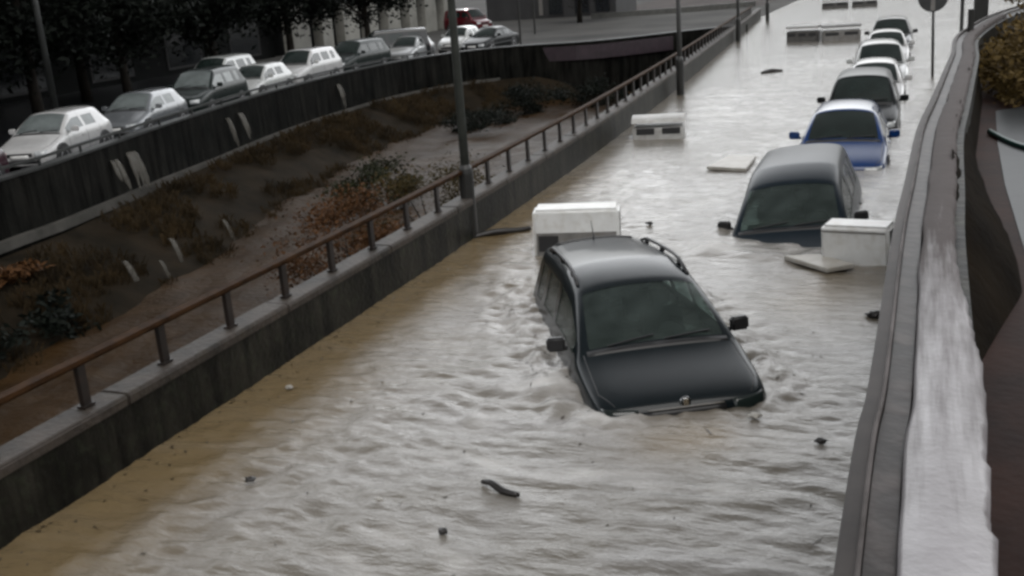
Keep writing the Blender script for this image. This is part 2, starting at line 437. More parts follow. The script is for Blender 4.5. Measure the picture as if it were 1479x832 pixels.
        mb = MB(); mb.tube([h[0]+Vector((0, 0, -.01)), h[0]+Vector((0, .05, .05)), h[0]+Vector((0, .16, .22))], [.02, .008, .004], 6); mb.build('aerial', BLACK, root)
        conform(bvh, grid2(-w*.55, w*.55, p['yr']-.08, p['yr']+.03, 12, 2), (0, 0, -1), .02, 'spoiler', BLACK, root, topo)
    if glass is CLEAR:
        mb = MB(); mb.box((0, p['yc']+.42, p['hc']-.14), (1.44, .62, .16)); mb.build('dashboard', SEATM, root, bevel=.04)
        mb = MB(); mb.lathe([(.165, 0), (.185, .012), (.165, .024), (.15, .012)], (.36, p['yc']+.86, p['belt']-.07), 20, Matrix.Rotation(R(65), 3, 'X')); mb.build('steering_wheel', BLACK, root)
        for sx in (-.36, .36):
            for sy in (2.15, 3.05):
                mb = MB(); mb.box((sx, sy+.1, .88), (.50, .16, .66), M=Matrix.Rotation(R(-14), 3, 'X')); mb.box((sx, sy-.2, .56), (.5, .5, .16)); st_ = mb.build('seat', SEATM, root, bevel=.04)
                mb = MB(); mb.box((sx, sy+.20, 1.29), (.26, .10, .17), M=Matrix.Rotation(R(-14), 3, 'X')); mb.build('headrest', SEATM, st_, bevel=.03)
    if M is not None: root.matrix_world = M
    return root
def pose(x, y, z, yaw=0., pitch=0., roll=0.):
    return Matrix.Translation((x, y, z)) @ (Matrix.Rotation(R(yaw), 3, 'Z') @ Matrix.Rotation(R(pitch), 3, 'X') @ Matrix.Rotation(R(roll), 3, 'Y')).to_4x4()

P_MAIN = paint('blue_black', (.005, .0085, .0105), metal=.0, rough=.3, coat_ior=1.45, coat=.38)
P_NAVY = paint('slate_blue', (.008, .0135, .019), rough=.3, coat_ior=1.45, coat=.08)
P_BLUE = paint('deep_blue', (.001, .026, .115), rough=.28, coat_ior=1.45)
P_CHAR = paint('charcoal', (.009, .0105, .011), coat_ior=1.45, coat=.25)
P_WHITE = paint('white', (.38, .38, .38))
P_WHITE2 = paint('off_white', (.34, .35, .345))
P_SILV = paint('silver', (.25, .26, .265), metal=.35)
P_GREY = paint('grey', (.13, .14, .15), metal=.3)
P_GREEN = paint('dark_green_grey', (.010, .015, .014), coat=.4)
P_PLUM = paint('plum', (.035, .016, .022))
P_DARK = paint('near_black', (.012, .013, .014))

GF = 'cars stranded along the flooded street'
MAIN = pose(-1.90, 9.22, -.68, 27.2, -4.8, -.5)
build_car('minivan', 'minivan', P_MAIN, 'blue-black minivan with roof rails drifting nose-down in the middle of the flood', 'minivan', GF, MAIN, rails=True, badge=True, plate=False, lamp=GLASS, glass=CLEAR)
SECOND = pose(-1.60, 14.98, -1.0, 1.0, 1.4, -5) @ Matrix.Diagonal((1.02, 1.02, 1.02, 1))
build_car('minivan', 'minivan', P_NAVY, 'slate blue van leaning in the water behind the floating white chest', 'minivan', GF, SECOND, glass=CLEAR, lamp=GLASS)
build_car('parked_car', 'hatch', P_BLUE, 'deep blue hatchback in flood water, front car of the parked row', 'car', GF, pose(-1.34, 21.4, -.62, 1, 0, 0) @ Matrix.Diagonal((1.07, 1.07, 1.07, 1)))
build_car('parked_car', 'suv', P_CHAR, 'charcoal car directly behind the deep blue hatchback', 'car', GF, pose(-1.20, 26.2, -.60, 1, 0, 0))
build_car('parked_car', 'hatch', P_WHITE, 'white car directly behind the charcoal car in the parked row', 'car', GF, pose(-1.10, 31.2, -.50, 1, 0, 0))
build_car('parked_car', 'suv', P_WHITE2, 'second white car of the parked row, between two other white cars', 'car', GF, pose(-1.06, 36.6, -.66, 3, 0, 0))
build_car('parked_car', 'hatch', P_WHITE, 'third white car of the parked row, directly in front of the black car', 'car', GF, pose(-1.06, 42.6, -.44, 2, 0, 0))
build_car('parked_car', 'suv', P_DARK, 'black car at the far end of the parked row', 'car', GF, pose(-1.08, 47.9, -.55, 0, 0, 0))

# cars waiting on the road beyond the canal
GB = 'cars queueing on the road beyond the canal'
def bankcar(y, kind, m, label, dx=-1.45, glass=None, yaw=None, cat='car', dz=0, **k):
    x = xat(BANK, y)+dx; x2 = xat(BANK, y+4)+dx
    a = yaw if yaw is not None else math.degrees(math.atan2(x-x2, 4))
    return build_car('queueing_car', kind, m, label, cat, GB, pose(x, y, ROADZ+dz, a), glass=glass, **k)
bankcar(16.6, 'hatch', P_PLUM, 'plum car at the edge of the picture ahead of the white hatchback', dx=-1.9)
bankcar(21.9, 'hatch', P_WHITE, 'white hatchback standing beside the slim lamp post beyond the canal, behind the plum car', dx=-1.75, glass=GLASS_PALE)
bankcar(26.7, 'hatch', P_GREY, 'pale grey car following the white hatchback beyond the canal', glass=GLASS_PALE)
bankcar(31.4, 'suv', P_GREEN, 'dark green-grey car ahead of the two white cars beyond the canal', glass=GLASS_PALE)
bankcar(36.2, 'hatch', P_WHITE2, 'small white car right behind the dark green-grey car')
bankcar(40.4, 'suv', P_WHITE, 'larger white car behind the small white car beyond the canal')
bankcar(45.3, 'suv', P_GREEN, 'green-grey car between the larger white car and the far silver hatchback', dx=-1.6)
bankcar(51.6, 'hatch', P_SILV, 'silver hatchback near the bend of the canal wall', dx=-2.0, yaw=4)
bankcar(59.0, 'hatch', P_WHITE2, 'white car on the corner behind the silver hatchback', dx=-11.6, yaw=2)
bankcar(57.0, 'sedan', P_CHAR, 'charcoal sedan beside the white car on the corner', dx=-7.4, yaw=-8)
bankcar(38.2, 'suv', P_WHITE2, 'white-roofed car in the second lane behind the dark green-grey car', dx=-4.6)
bankcar(52.5, 'van', P_DARK, 'black van in the second lane near the pale columns', dx=-5.6, cat='van')

# ------------------------------------------------------------------ flood water
MI = MAIN.inverted(); SI = SECOND.inverted()
def boxdist(p, x0, x1, y0, y1):
    dx = max(x0-p.x, 0, p.x-x1); dy = max(y0-p.y, 0, p.y-y1); return math.hypot(dx, dy)
FLOATERS = [(-4.65, 15.0, .75), (-.66, 15.0, .7), (-5.9, 26, .9)]
def wave(x, y):
    n = noise.noise; z = 0; foam = 0
    wx = x + .5*n((x*.35, y*.35, 3)); wy = y + .35*n((x*.5, y*.4, 9)) + .14*x
    amp = .38 + 1.05*max(0, n((x*.30+5, y*.22, 1))+.35)
    fade = 1/(1+max(0, y-12)*.09); fade *= 1-.75*math.exp(-((x+.9)/.9)**2-((y-12.6)/1.5)**2); fade *= .45+.55*min(1, max(0, x+6.75)/1.2)
    a = n((wx*.55, wy*1.35, 0)); b = n((wx*1.2+7, wy*3.1, 2)); c = n((wx*2.6, wy*5.6, 5)); d = n((wx*5.5, wy*10, 8))
    z += .88*fade*amp*(.038*a + .024*(1-2.2*abs(b)) + .030*c + .017*d)
    foam = max(0, n((wx*.7+20, wy*2.2, 4)) + .55*n((wx*2.5, wy*6, 6)) - .28)*1.1*fade
    p = MI @ Vector((x, y, 0)); dd = boxdist(p, -.9, .9, .3, 4.6)
    if dd < 2.4:
        g = math.exp(-(dd/.55)**2)
        z += g*(.05*n((x*4, y*4, 11)) + .035*n((x*8, y*8, 14)))
        z += (.05 if p.y > .3 else .02)*math.exp(-((dd-.28)/.16)**2)*(1+n((x*2.5, y*2.5, 17)))
        z += .018*math.cos(dd*9+2*n((x, y, 2)))*math.exp(-dd*1.1)
        # pile of water against the image-left front corner and bow
        q = (p - Vector((-.8, .1, p.z))).length; z += .03*math.exp(-(q/.24)**2)*(1+1.2*n((x*7, y*7, 1)))
        foam += (.8*math.exp(-(q/.34)**2))*(.7+.8*n((x*9, y*9, 4))) + .5*max(0, n((x*3.5, y*3.5, 23))+.25)*math.exp(-(dd/.38)**2)
        q = (p - Vector((-1.15, 1.0, p.z))).length; z += .06*math.exp(-(q/.3)**2); foam += .8*math.exp(-(q/.32)**2)*max(0, .4+n((x*6, y*6, 3)))
    p = SI @ Vector((x, y, 0)); dd = boxdist(p, -.85, .85, .2, 4.4)
    if dd < 1.5:
        z += .04*math.exp(-((dd-.2)/.2)**2)*(1+n((x*3, y*3, 7))); foam += .55*math.exp(-(dd/.3)**2)*max(0, n((x*4, y*4, 21))+.2)
        q = math.hypot(p.x+1.0, p.y-.3); z += .05*math.exp(-(q/.3)**2); foam += .6*math.exp(-(q/.35)**2)
    for fx, fy, fr in FLOATERS:
        q = math.hypot(x-fx, (y-fy)*1.4)
        if q < fr+1: z += .02*math.cos((q-fr)*11)*math.exp(-abs(q-fr)*2.5)
    return z, min(1, foam)
def water_grid(name, xl, xr, ys, m, fn, base, step, brown_tint=None):
    vs = []; fs = []; fo = []; nx = step
    for y in ys:
        a, b = xl(y), xr(y)
        for k in range(nx+1):
            x = a+(b-a)*k/nx; z, f = fn(x, y); vs.append((x, y, base+z)); fo.append(f)
    for j in range(len(ys)-1):
        for k in range(nx):
            q = j*(nx+1)+k; fs.append((q, q+1, q+nx+2, q+nx+1))
    me = bpy.data.meshes.new(name); me.from_pydata(vs, [], fs); me.materials.append(m)
    at = me.attributes.new('foam', 'FLOAT', 'POINT'); at.data.foreach_set('value', fo)
    if brown_tint:
        at = me.attributes.new('brown_tint', 'FLOAT', 'POINT'); at.data.foreach_set('value', [brown_tint(v[0], v[1]) for v in vs])
    me.polygons.foreach_set('use_smooth', [True]*len(fs))
    o = bpy.data.objects.new(name, me); C.objects.link(o); return o
def brown_tint_f(x, y):  # browner water along the low wall and in two patches by the cars
    d = x-xat(WALL, y); n = noise.noise((x*.8, y*.35, 31)) + .5*noise.noise((x*2, y*.9, 33))
    s = math.exp(-max(0, d-.5-.5*n)/.75)*(1 if y < 16 else max(.15, 1-(y-16)/10))
    q = MI @ Vector((x, y, 0)); s = max(s, .75*math.exp(-((q.x-.1)/.9)**2-((q.y+.55)/.45)**2)*(.6+n))
    s = max(s, .7*math.exp(-((x+1.0)/.8)**2-((y-13.3)/1.1)**2)*(.7+.6*n))
    return max(0, min(.85, s))
def water_mat(name, c1, c2, foamc, rough, sc, bump, spec=.5):
    m = bpy.data.materials.new(name); m.use_nodes = True; nt = m.node_tree; n = nt.nodes; l = nt.links; b = n['Principled BSDF']
    b.inputs['IOR'].default_value = 1.5; b.inputs['Roughness'].default_value = rough
    tc = n.new('ShaderNodeTexCoord'); mp = n.new('ShaderNodeMapping'); mp.inputs['Scale'].default_value = sc; mp.inputs['Rotation'].default_value = (0, 0, -.14)
    l.new(tc.outputs['Object'], mp.inputs['Vector'])
    big = n.new('ShaderNodeTexNoise'); big.inputs['Scale'].default_value = .30; big.inputs['Detail'].default_value = 5; big.inputs['Distortion'].default_value = .6
    l.new(tc.outputs['Object'], big.inputs['Vector'])
    st = n.new('ShaderNodeTexNoise'); st.inputs['Scale'].default_value = .8; st.inputs['Detail'].default_value = 7; st.inputs['Distortion'].default_value = .8
    l.new(mp.outputs['Vector'], st.inputs['Vector'])
    ad = n.new('ShaderNodeMath'); ad.operation = 'ADD'; l.new(big.outputs['Fac'], ad.inputs[0]); l.new(st.outputs['Fac'], ad.inputs[1])
    rp = n.new('ShaderNodeValToRGB'); rp.color_ramp.elements[0].position = .72; rp.color_ramp.elements[1].position = 1.22 if False else 1.0
    mul = n.new('ShaderNodeMath'); mul.operation = 'MULTIPLY'; mul.inputs[1].default_value = .82; l.new(ad.outputs[0], mul.inputs[0])
    rp.color_ramp.elements[0].color = (*c1, 1); rp.color_ramp.elements[1].color = (*c2, 1); l.new(mul.outputs[0], rp.inputs['Fac'])
    at = n.new('ShaderNodeAttribute'); at.attribute_name = 'foam'
    mx = n.new('ShaderNodeMix'); mx.data_type = 'RGBA'; l.new(at.outputs['Fac'], mx.inputs['Factor']); l.new(rp.outputs['Color'], mx.inputs['A']); mx.inputs['B'].default_value = (*foamc, 1)
    a2 = n.new('ShaderNodeAttribute'); a2.attribute_name = 'brown_tint'
    m2 = n.new('ShaderNodeMix'); m2.data_type = 'RGBA'; l.new(a2.outputs['Fac'], m2.inputs['Factor']); l.new(mx.outputs['Result'], m2.inputs['A']); m2.inputs['B'].default_value = (.150, .105, .048, 1)
    l.new(m2.outputs['Result'], b.inputs['Base Color'])
    mr = n.new('ShaderNodeMapRange'); mr.inputs['To Min'].default_value = rough; mr.inputs['To Max'].default_value = .6; l.new(at.outputs['Fac'], mr.inputs['Value']); l.new(mr.outputs['Result'], b.inputs['Roughness'])
    f = n.new('ShaderNodeTexNoise'); f.inputs['Scale'].default_value = 3.6; f.inputs['Detail'].default_value = 6; f.inputs['Roughness'].default_value = .6; f.inputs['Distortion'].default_value = .2
    l.new(mp.outputs['Vector'], f.inputs['Vector'])
    bp = n.new('ShaderNodeBump'); bp.inputs['Strength'].default_value = bump; bp.inputs['Distance'].default_value = .05
    l.new(f.outputs['Fac'], bp.inputs['Height']); l.new(bp.outputs['Normal'], b.inputs['Normal'])
    b.inputs['Specular IOR Level'].default_value = spec
    return m
WATERM = water_mat('flood_water', (.138, .125, .104), (.188, .178, .165), (.50, .49, .475), .05, (.8, 2.2, 1), .55)
CANALM = water_mat('canal_water', (.022, .0118, .0042), (.036, .020, .008), (.048, .033, .019), .45, (1.2, 1.6, 1), 1.0, .06)
ys = []; y = 2.6
while y < 150: ys.append(y); y += max(.045, .0042*y)
ys = [-14, -6, 0] + ys
flood = tag(water_grid('flood_water', lambda y: xat(WALL, y)-.12, lambda y: (xat(PARA, y)+.14 if y < 34 else 14), ys, WATERM, wave, 0, 170, brown_tint_f), kind='structure', label='muddy flood water filling the street', cat='water')
def cwave(x, y):
    n = noise.noise
    return .11*n((x*.5, y*.35, 1))+.08*n((x*1.3, y*.9, 4))+.04*n((x*3, y*2, 6)), max(0, min(1, n((x*.8, y*.5, 8))+.6*n((x*2.5, y*1.6, 2))-.4))
cys = [-12+.28*k for k in range(255)]
tag(water_grid('canal_water', lambda y: xat(BANK, min(y, 54))+3.0, lambda y: xat(WALL, y)-.30, cys, CANALM, cwave, CANALZ, 70), kind='structure', label='brown water racing down the canal', cat='water')

# ------------------------------------------------------------------ ground
def strip(name, left, right, m, z, label):
    mb = MB(); vs = []; fs = []
    for (a, b) in zip(left, right): vs += [(a[0], a[1], z), (b[0], b[1], z)]
    for i in range(len(left)-1): fs.append((2*i, 2*i+1, 2*i+3, 2*i+2))
    mb.add(vs, fs); return tag(mb.build(name, m), label, 'ground', kind='structure')
bp_ = [p for p in BANK if p[1] < 57.0]
strip('road', [(-420, p[1]) for p in bp_], [(p[0]-.1, p[1]) for p in bp_], ASPH, ROADZ, 'wet road beyond the canal')
FAR = mat('wet_far_road', (.10, .098, .095), rough=.8, spec=.04, dark=(.045, .045, .044), vscale=.12, bump=.12, bscale=6)
fb = [p for p in BANK if p[1] >= 57.0]
mb = MB(); mb.add([(-420, fb[0][1], ROADZ-.004)] + [(p[0], p[1]+.1, ROADZ-.004) for p in fb] + [(-9.3, 60, ROADZ-.004), (500, 36, ROADZ-.004), (500, 2500, ROADZ-.004), (-420, 2500, ROADZ-.004)], [tuple(range(len(fb)+5))])
mb2 = MB(); mb2.v = mb.v; mb2.f = mb.f
tag(mb2.build('ground', FAR), 'wet ground and cross road beyond the flooded street', 'ground', kind='structure')
# canal bed bank: slope from the water up to the ledge
SLOPE = mat('bank_mud', (.022, .0165, .011), rough=.8, dark=(.007, .006, .004), vscale=.9, bump=.8, bscale=6, spec=.03)
vs = []; fs = []; bb = [p for p in BANK if p[1] < 56.2]; NS = 14
for p in bb:
    for k in range(NS+1):
        t = k/NS; x = p[0]+.2+3.95*t
        vs.append((x, p[1], -1.32-.12*t - 1.45*t**1.3 + .14*noise.noise((x*.8, p[1]*.8, 2))*(1 if 0 < k else 0)))
for i in range(len(bb)-1):
    for k in range(NS): q = i*(NS+1)+k; fs.append((q, q+1, q+NS+2, q+NS+1))
mb = MB(); mb.add(vs, fs); tag(mb.build('canal_bank', SLOPE, smooth=True), 'dark muddy canal bank', 'ground', kind='structure')

# ------------------------------------------------------------------ low street wall + railing
w_ = empty('street_wall', (0, 0, 0), label='low wet concrete wall along the flooded street', cat='wall')
mb = MB(); mb.sweep([p for p in WALL], [(0, -3.2), (0, .56), (-.28, .56), (-.32, -3.2)]); mb.build('wall_body', CONC, w_)
# coping in lengths, joints of 8 mm
mb = MB(); seg = []
acc = 0; cur = [WALL[0]]
for a, b in zip(WALL, WALL[1:]):
    cur.append(b); acc += math.hypot(b[0]-a[0], b[1]-a[1])
    if acc > 2.3:
        j = .004*((len(seg) % 3)-1)
        seg.append(cur); mb.sweep([cur[0]] + cur[1:-1] + [(cur[-1][0], cur[-1][1]-.012)], [(.03, .56+.003), (.03, .655+j), (.015, .672+j), (-.28, .678+j), (-.30, .66+j), (-.30, .563)])
        cur = [b]; acc = 0
mb.build('coping', COPE, w_, bevel=.012)
rl = empty('railing', (0, 0, 0), label='rusty brown handrail on short posts along the low street wall', cat='railing')
RP = [(p[0]-.15, p[1]) for p in WALL if p[1] < 72]
mb = MB(); mb.sweep(RP, [(-.045, 1.075), (.045, 1.075), (.06, 1.10), (.055, 1.135), (-.055, 1.135), (-.06, 1.10)]); mb.build('top_rail', RAILM, rl)
y = 1.37
while y < 71:
    x = xat(WALL, y)-.15; mb = MB()
    mb.box((x, y, .87), (.05, .105, .41), rz=random.uniform(-.05, .05)); mb.box((x, y, .69), (.09, .15, .022))
    mb.build('post', POSTM, rl, bevel=.006)
    y += 1.11
# ------------------------------------------------------------------ embankment wall beyond the canal
EMB = mat('embankment_stone', (.011, .0105, .009), rough=.6, dark=(.0035, .004, .0035), vscale=.8, bump=.6, bscale=9, spec=.03, runs=.75)
LEDGE = mat('ledge_concrete', (.085, .08, .072), rough=.4, dark=(.03, .029, .025), vscale=1.5, bump=.3)
e_ = empty('embankment_wall', (0, 0, 0), label='dark stone embankment wall of the canal below the queueing cars', cat='wall')
mb = MB(); mb.sweep(BANK, [(-.28, -2.9), (-.28, .34), (.0, .34), (.10, -2.9)]); mb.build('wall_face', EMB, e_)
mb = MB(); mb.sweep(BANK, [(-.31, .343), (-.31, .405), (.035, .405), (.035, .343)]); mb.build('parapet_coping', GALV, e_)
lb = [p for p in BANK if p[1] < 55.5]
lb = [(p[0], p[1], .24*min(1, max(0, (31-p[1])/12))) for p in lb]
mb = MB(); mb.sweep(lb, [(.055, -1.46), (.055, -1.22), (.24, -1.23), (.24, -1.46)]); mb.build('ledge', LEDGE, e_)
# bridge beam + culvert on the cross wall
mb = MB(); br = [(-19.2, 56.45), (-16.2, 57.0), (-13.0, 60.6)]
mb = MB(); mb.sweep(smoothpath(br, 1), [(.07, -.55), (.07, .20), (.22, .20), (.22, -.55)]); mb.build('beam', mat('purple_brown_beam', (.022, .013, .018), rough=.5, vary=.4), e_)
gr_ = empty('guard_rail', (0, 0, 0), label='low dark steel rail on top of the embankment wall', cat='railing')
mb = MB(); gp = [p for p in BANK if p[1] < 52]; mb.sweep(gp, [(-.16, .56), (-.10, .56), (-.10, .63), (-.16, .63)]); mb.build('top_rail', GALV, gr_)
for k, p in enumerate(gp):
    if k % 4 == 1 and p[1] > 8:
        mb = MB(); mb.box((p[0]-.13, p[1], .482), (.05, .05, .15)); mb.build('post', GALV, gr_)

# pale water pouring through the embankment
SPOUT0 = mat('pouring_water', (.105, .097, .082), rough=.4, vary=.4, vscale=9, spec=.3)
SPOUT = SPOUT0; _n = SPOUT.node_tree; _o = _n.nodes['Material Output']; _t = _n.nodes.new('ShaderNodeBsdfTransparent'); _m = _n.nodes.new('ShaderNodeMixShader'); _m.inputs[0].default_value = .34
_n.links.new(_t.outputs[0], _m.inputs[1]); _n.links.new(_n.nodes['Principled BSDF'].outputs[0], _m.inputs[2]); _n.links.new(_m.outputs[0], _o.inputs['Surface'])
def spout(bx, by, z0, z1, wd, out, label, g):
    mb = MB(); rnd = random.Random(int(by*10)); n = 14; m = 7
    for q in range(5):
        oy = wd*(rnd.random()-.5)*.8; r0 = wd*rnd.uniform(.10, .24); t0 = rnd.uniform(0, .12); t1 = rnd.uniform(.7, 1.0); vs = []; fs = []
        for i in range(n+1):
            t = t0+(t1-t0)*i/n; x = out*t*rnd.uniform(.97, 1.03); z = (z0-z1)*(1-t*t)
            ww = r0*(1.0+.7*t)*(1-.75*abs(2*i/n-1)**4)*(1+.35*noise.noise((q*3, t*6, by)))
            for k in range(m):
                a = 2*math.pi*k/m
                vs.append((x+math.cos(a)*.02, oy*(1+.5*t)+math.sin(a)*ww+.03*noise.noise((q, t*3, 7)), z))
        for i in range(n):
            for k in range(m): fs.append((i*m+k, i*m+(k+1) % m, (i+1)*m+(k+1) % m, (i+1)*m+k))
        fs += [tuple(range(m)), tuple(n*m+k for k in range(m))]
        mb.add(vs, fs)
    o = mb.build('water_spout', SPOUT, smooth=True, loc=(bx, by, z1))
    return tag(o, label, 'water spout', g)
def emb_spout(y, z0, z1, wd, label): spout(xat(BANK, y)+.03, y, z0, z1, wd, .38, label, 'spouts pouring off the road beyond the canal')
emb_spout(23.9, -.05, -1.10, .26, 'faint ragged spout falling off the road below the white hatchback')
emb_spout(25.0, .0, -1.20, .42, 'broad pale spout falling off the road below the white hatchback')
emb_spout(32.3, -.05, -1.20, .22, 'narrow spout below the dark green-grey car, the nearer of a pair')
emb_spout(33.4, -.02, -1.20, .30, 'second narrow spout below the dark green-grey car')
emb_spout(42.8, -.02, -1.22, .34, 'distant spout falling off the road below the larger white car')
GL = 'rivulets pouring down the canal bank'
spout(-17.55, 19.7, -1.75, -2.62, .16, .42, 'bright thin rivulet falling from the bank into the canal', GL)
spout(-17.20, 20.5, -1.95, -2.62, .12, .30, 'short rivulet just beyond the bright thin rivulet', GL)
spout(-17.75, 21.7, -1.70, -2.55, .15, .35, 'leaning rivulet on the bank above the short rivulet', GL)
spout(-17.9, 24.2, -1.8, -2.5, .13, .3, 'farthest faint rivulet on the canal bank', GL)

# ------------------------------------------------------------------ right-hand parapet and terrace
STONE = mat('pale_wet_coping_stone', (.29, .28, .292), rough=.3, dark=(.18, .17, .175), vscale=4, bump=.12, bscale=45, spec=.3)
STONE_DARK = mat('dark_coping_stone', (.115, .10, .098), rough=.3, dark=(.05, .042, .038), vscale=2.0, bump=.25, bscale=12)
BAND = mat('dark_wet_band', (.040, .032, .030), rough=.45, spec=.2, dark=(.012, .010, .009), vscale=2.2, bump=.2, bscale=14, dirt=.3, dirtcol=(.16, .13, .12))
LIP = mat('grey_lip', (.045, .037, .034), rough=.55, spec=.15, dark=(.013, .010, .009), vscale=3)
r_ = empty('parapet', (0, 0, 0), label='wet pale stone parapet curving beside the terrace above the street', cat='wall')
def wob(amp, sc, seed): return [amp*noise.noise((p[0]*sc, p[1]*sc, seed)) for p in PARA]
mb = MB(); mb.sweep(PARA, [(.012, -3.2), (.012, 2.84), (.30, 2.84), (.30, -3.2)]); mb.build('wall_body', CONC, r_)
mb = MB(); mb.sweep(PARA, [(0, 2.80), (0, 2.895), (.012, 2.902), (.045, 2.902), (.05, 2.885), (.05, 2.843), (.03, 2.843), (.03, 2.80)]); mb.build('lip', LIP, r_, smooth=True).data.set_sharp_from_angle(angle=R(35))
mb = MB(); mb.sweep(PARA, [(.053, 2.843), (.053, 2.876), (.118, 2.868), (.118, 2.843)]); mb.build('gutter', BAND, r_, smooth=True).data.set_sharp_from_angle(angle=R(35))
mb = MB(); mb.sweep(PARA, [(.040, 2.896), (.040, 2.908), (.046, 2.911), (.052, 2.908), (.052, 2.896)]); mb.build('nosing', mat('pale_nosing', (.11, .098, .096), rough=.6, dark=(.03, .026, .024), vscale=3.5, spec=.1), r_, smooth=True)
# coping stone with a broken inner edge
vs = []; fs = []; P2 = [p for p in smoothpath(PARA, .03) if p[1] < 20]
for i, p in enumerate(P2):
    a = P2[max(i-1, 0)]; b = P2[min(i+1, len(P2)-1)]; t = Vector((b[0]-a[0], b[1]-a[1])).normalized(); nr = Vector((t.y, -t.x))
    wv = .012*noise.noise((0, p[1]*2.2, 3)); ed = .31 + .014*noise.noise((1, p[1]*5, 7)) + (.008+.012*max(0, 2.9-p[1]))*noise.noise((2, p[1]*17, 7))
    ed -= .055*min(1, max(0, p[1]-3.2)/1.2)
    for o_, z in ((.121+wv, 2.846), (.121+wv, 2.885), (.132+wv, 2.90), (.2, 2.904), (ed-.014, 2.90), (ed, 2.886), (ed+.003, 2.80)):
        vs.append((p[0]+nr.x*o_, p[1]+nr.y*o_, z + .003*noise.noise((o_*30, p[1]*9, 1))))
for i in range(len(P2)-1):
    for k in range(6): fs.append((i*7+k, i*7+k+1, (i+1)*7+k+1, (i+1)*7+k))
mb = MB(); mb.add(vs, fs); cs = mb.build('coping_stone', STONE, r_, smooth=True)
# the stone turns darker, browner and rougher farther on, broken into streaks
nt = STONE.node_tree; n = nt.nodes; l = nt.links; pb = n['Principled BSDF']; src = pb.inputs['Base Color'].links[0].from_socket
tc = n.new('ShaderNodeTexCoord'); sp_ = n.new('ShaderNodeSeparateXYZ'); l.new(tc.outputs['Object'], sp_.inputs[0])
mp = n.new('ShaderNodeMapping'); mp.inputs['Scale'].default_value = (14, .8, 1); l.new(tc.outputs['Object'], mp.inputs['Vector'])
nz = n.new('ShaderNodeTexNoise'); nz.inputs['Scale'].default_value = 1.8; nz.inputs['Detail'].default_value = 12; nz.inputs['Roughness'].default_value = .68; l.new(mp.outputs['Vector'], nz.inputs['Vector'])
ma = n.new('ShaderNodeMath'); ma.operation = 'MULTIPLY_ADD'; ma.inputs[1].default_value = 4.2; l.new(nz.outputs['Fac'], ma.inputs[0]); l.new(sp_.outputs['Y'], ma.inputs[2])
mr = n.new('ShaderNodeMapRange'); mr.inputs['From Min'].default_value = 4.6; mr.inputs['From Max'].default_value = 6.9; mr.inputs['To Max'].default_value = .93; l.new(ma.outputs[0], mr.inputs['Value'])
mx = n.new('ShaderNodeMix'); mx.data_type = 'RGBA'; l.new(mr.outputs['Result'], mx.inputs['Factor']); l.new(src, mx.inputs['A']); mx.inputs['B'].default_value = (.062, .052, .050, 1); l.new(mx.outputs['Result'], pb.inputs['Base Color'])
for key, a_, b_ in (('Roughness', .3, .7), ('Specular IOR Level', .3, .04)):
    m2 = n.new('ShaderNodeMapRange'); m2.inputs['To Min'].default_value = a_; m2.inputs['To Max'].default_value = b_; l.new(mr.outputs['Result'], m2.inputs['Value']); l.new(m2.outputs['Result'], pb.inputs[key])
TERR = mat('dark_wet_paving', (.030, .013, .009), rough=.6, spec=.06, dark=(.012, .006, .005), vscale=1.8, bump=.15, bscale=22)
pp = [p for p in PARA]
mb = MB(); mb.add([(p[0]+.2, p[1], 2.35) for p in pp] + [(90, 40, 2.35), (90, -4, 2.35)], [tuple(range(len(pp)+2))])
tag(mb.build('terrace', TERR), 'dark wet terrace behind the parapet', 'ground', kind='structure')
# grey puddled path on the terrace
PUD = mat('grey_wet_path', (.036, .040, .043), rough=.4, spec=.15, dark=(.02, .022, .024), vscale=1.2, bump=.06, bscale=9)
mb = MB(); po = [(.62, 6.3), (.64, 8.5), (.70, 10.4), (.80, 12.4), (1.6, 13.2), (3.4, 13.0), (4, 9), (3.4, 6.0)]
mb.add([(x, y, 2.356) for x, y in po], [tuple(range(len(po)))]); tag(mb.build('path', PUD), 'grey puddled path on the terrace', 'path', kind='structure')
mb = MB(); mb.tube(smoothpath([(.66, 10.9, 2.376), (.78, 10.35, 2.375), (.95, 9.9, 2.376), (1.3, 9.4, 2.376)], .05), .026, 8)
tag(mb.build('hose', mat('green_hose', (.012, .045, .040), rough=.3), smooth=True), 'dark green hose lying across the grey puddled path', 'hose')

# ------------------------------------------------------------------ leaves
def leaf_cloud(mb, c, rad, n, size, clumps=14, seed=0, hollow=.35):
    rnd = random.Random(seed); cl = []
    for k in range(clumps):
        while True:
            p = Vector((rnd.uniform(-1, 1), rnd.uniform(-1, 1), rnd.uniform(-1, 1)))
            if hollow < p.length < 1: break
        cl.append((Vector((p.x*rad[0], p.y*rad[1], p.z*rad[2])), rnd.uniform(.22, .46)))
    vs = []; fs = []
    for k in range(n):
        q, r = cl[rnd.randrange(clumps)]
        d = Vector((rnd.gauss(0, 1), rnd.gauss(0, 1), rnd.gauss(0, .8)))*r*.55
        p = Vector(c)+q+Vector((d.x*rad[0], d.y*rad[1], d.z*rad[2]))
        u = Vector((rnd.gauss(0, 1), rnd.gauss(0, 1), rnd.gauss(0, .6))).normalized(); w = u.orthogonal().normalized()
        w = Matrix.Rotation(rnd.uniform(0, 6.28), 3, u) @ w; s = size*rnd.uniform(.6, 1.4)
        o = len(vs); vs += [p-u*s, p+w*s*.42, p+u*s, p-w*s*.42]; fs.append((o, o+1, o+2, o+3))
    mb.add(vs, fs)
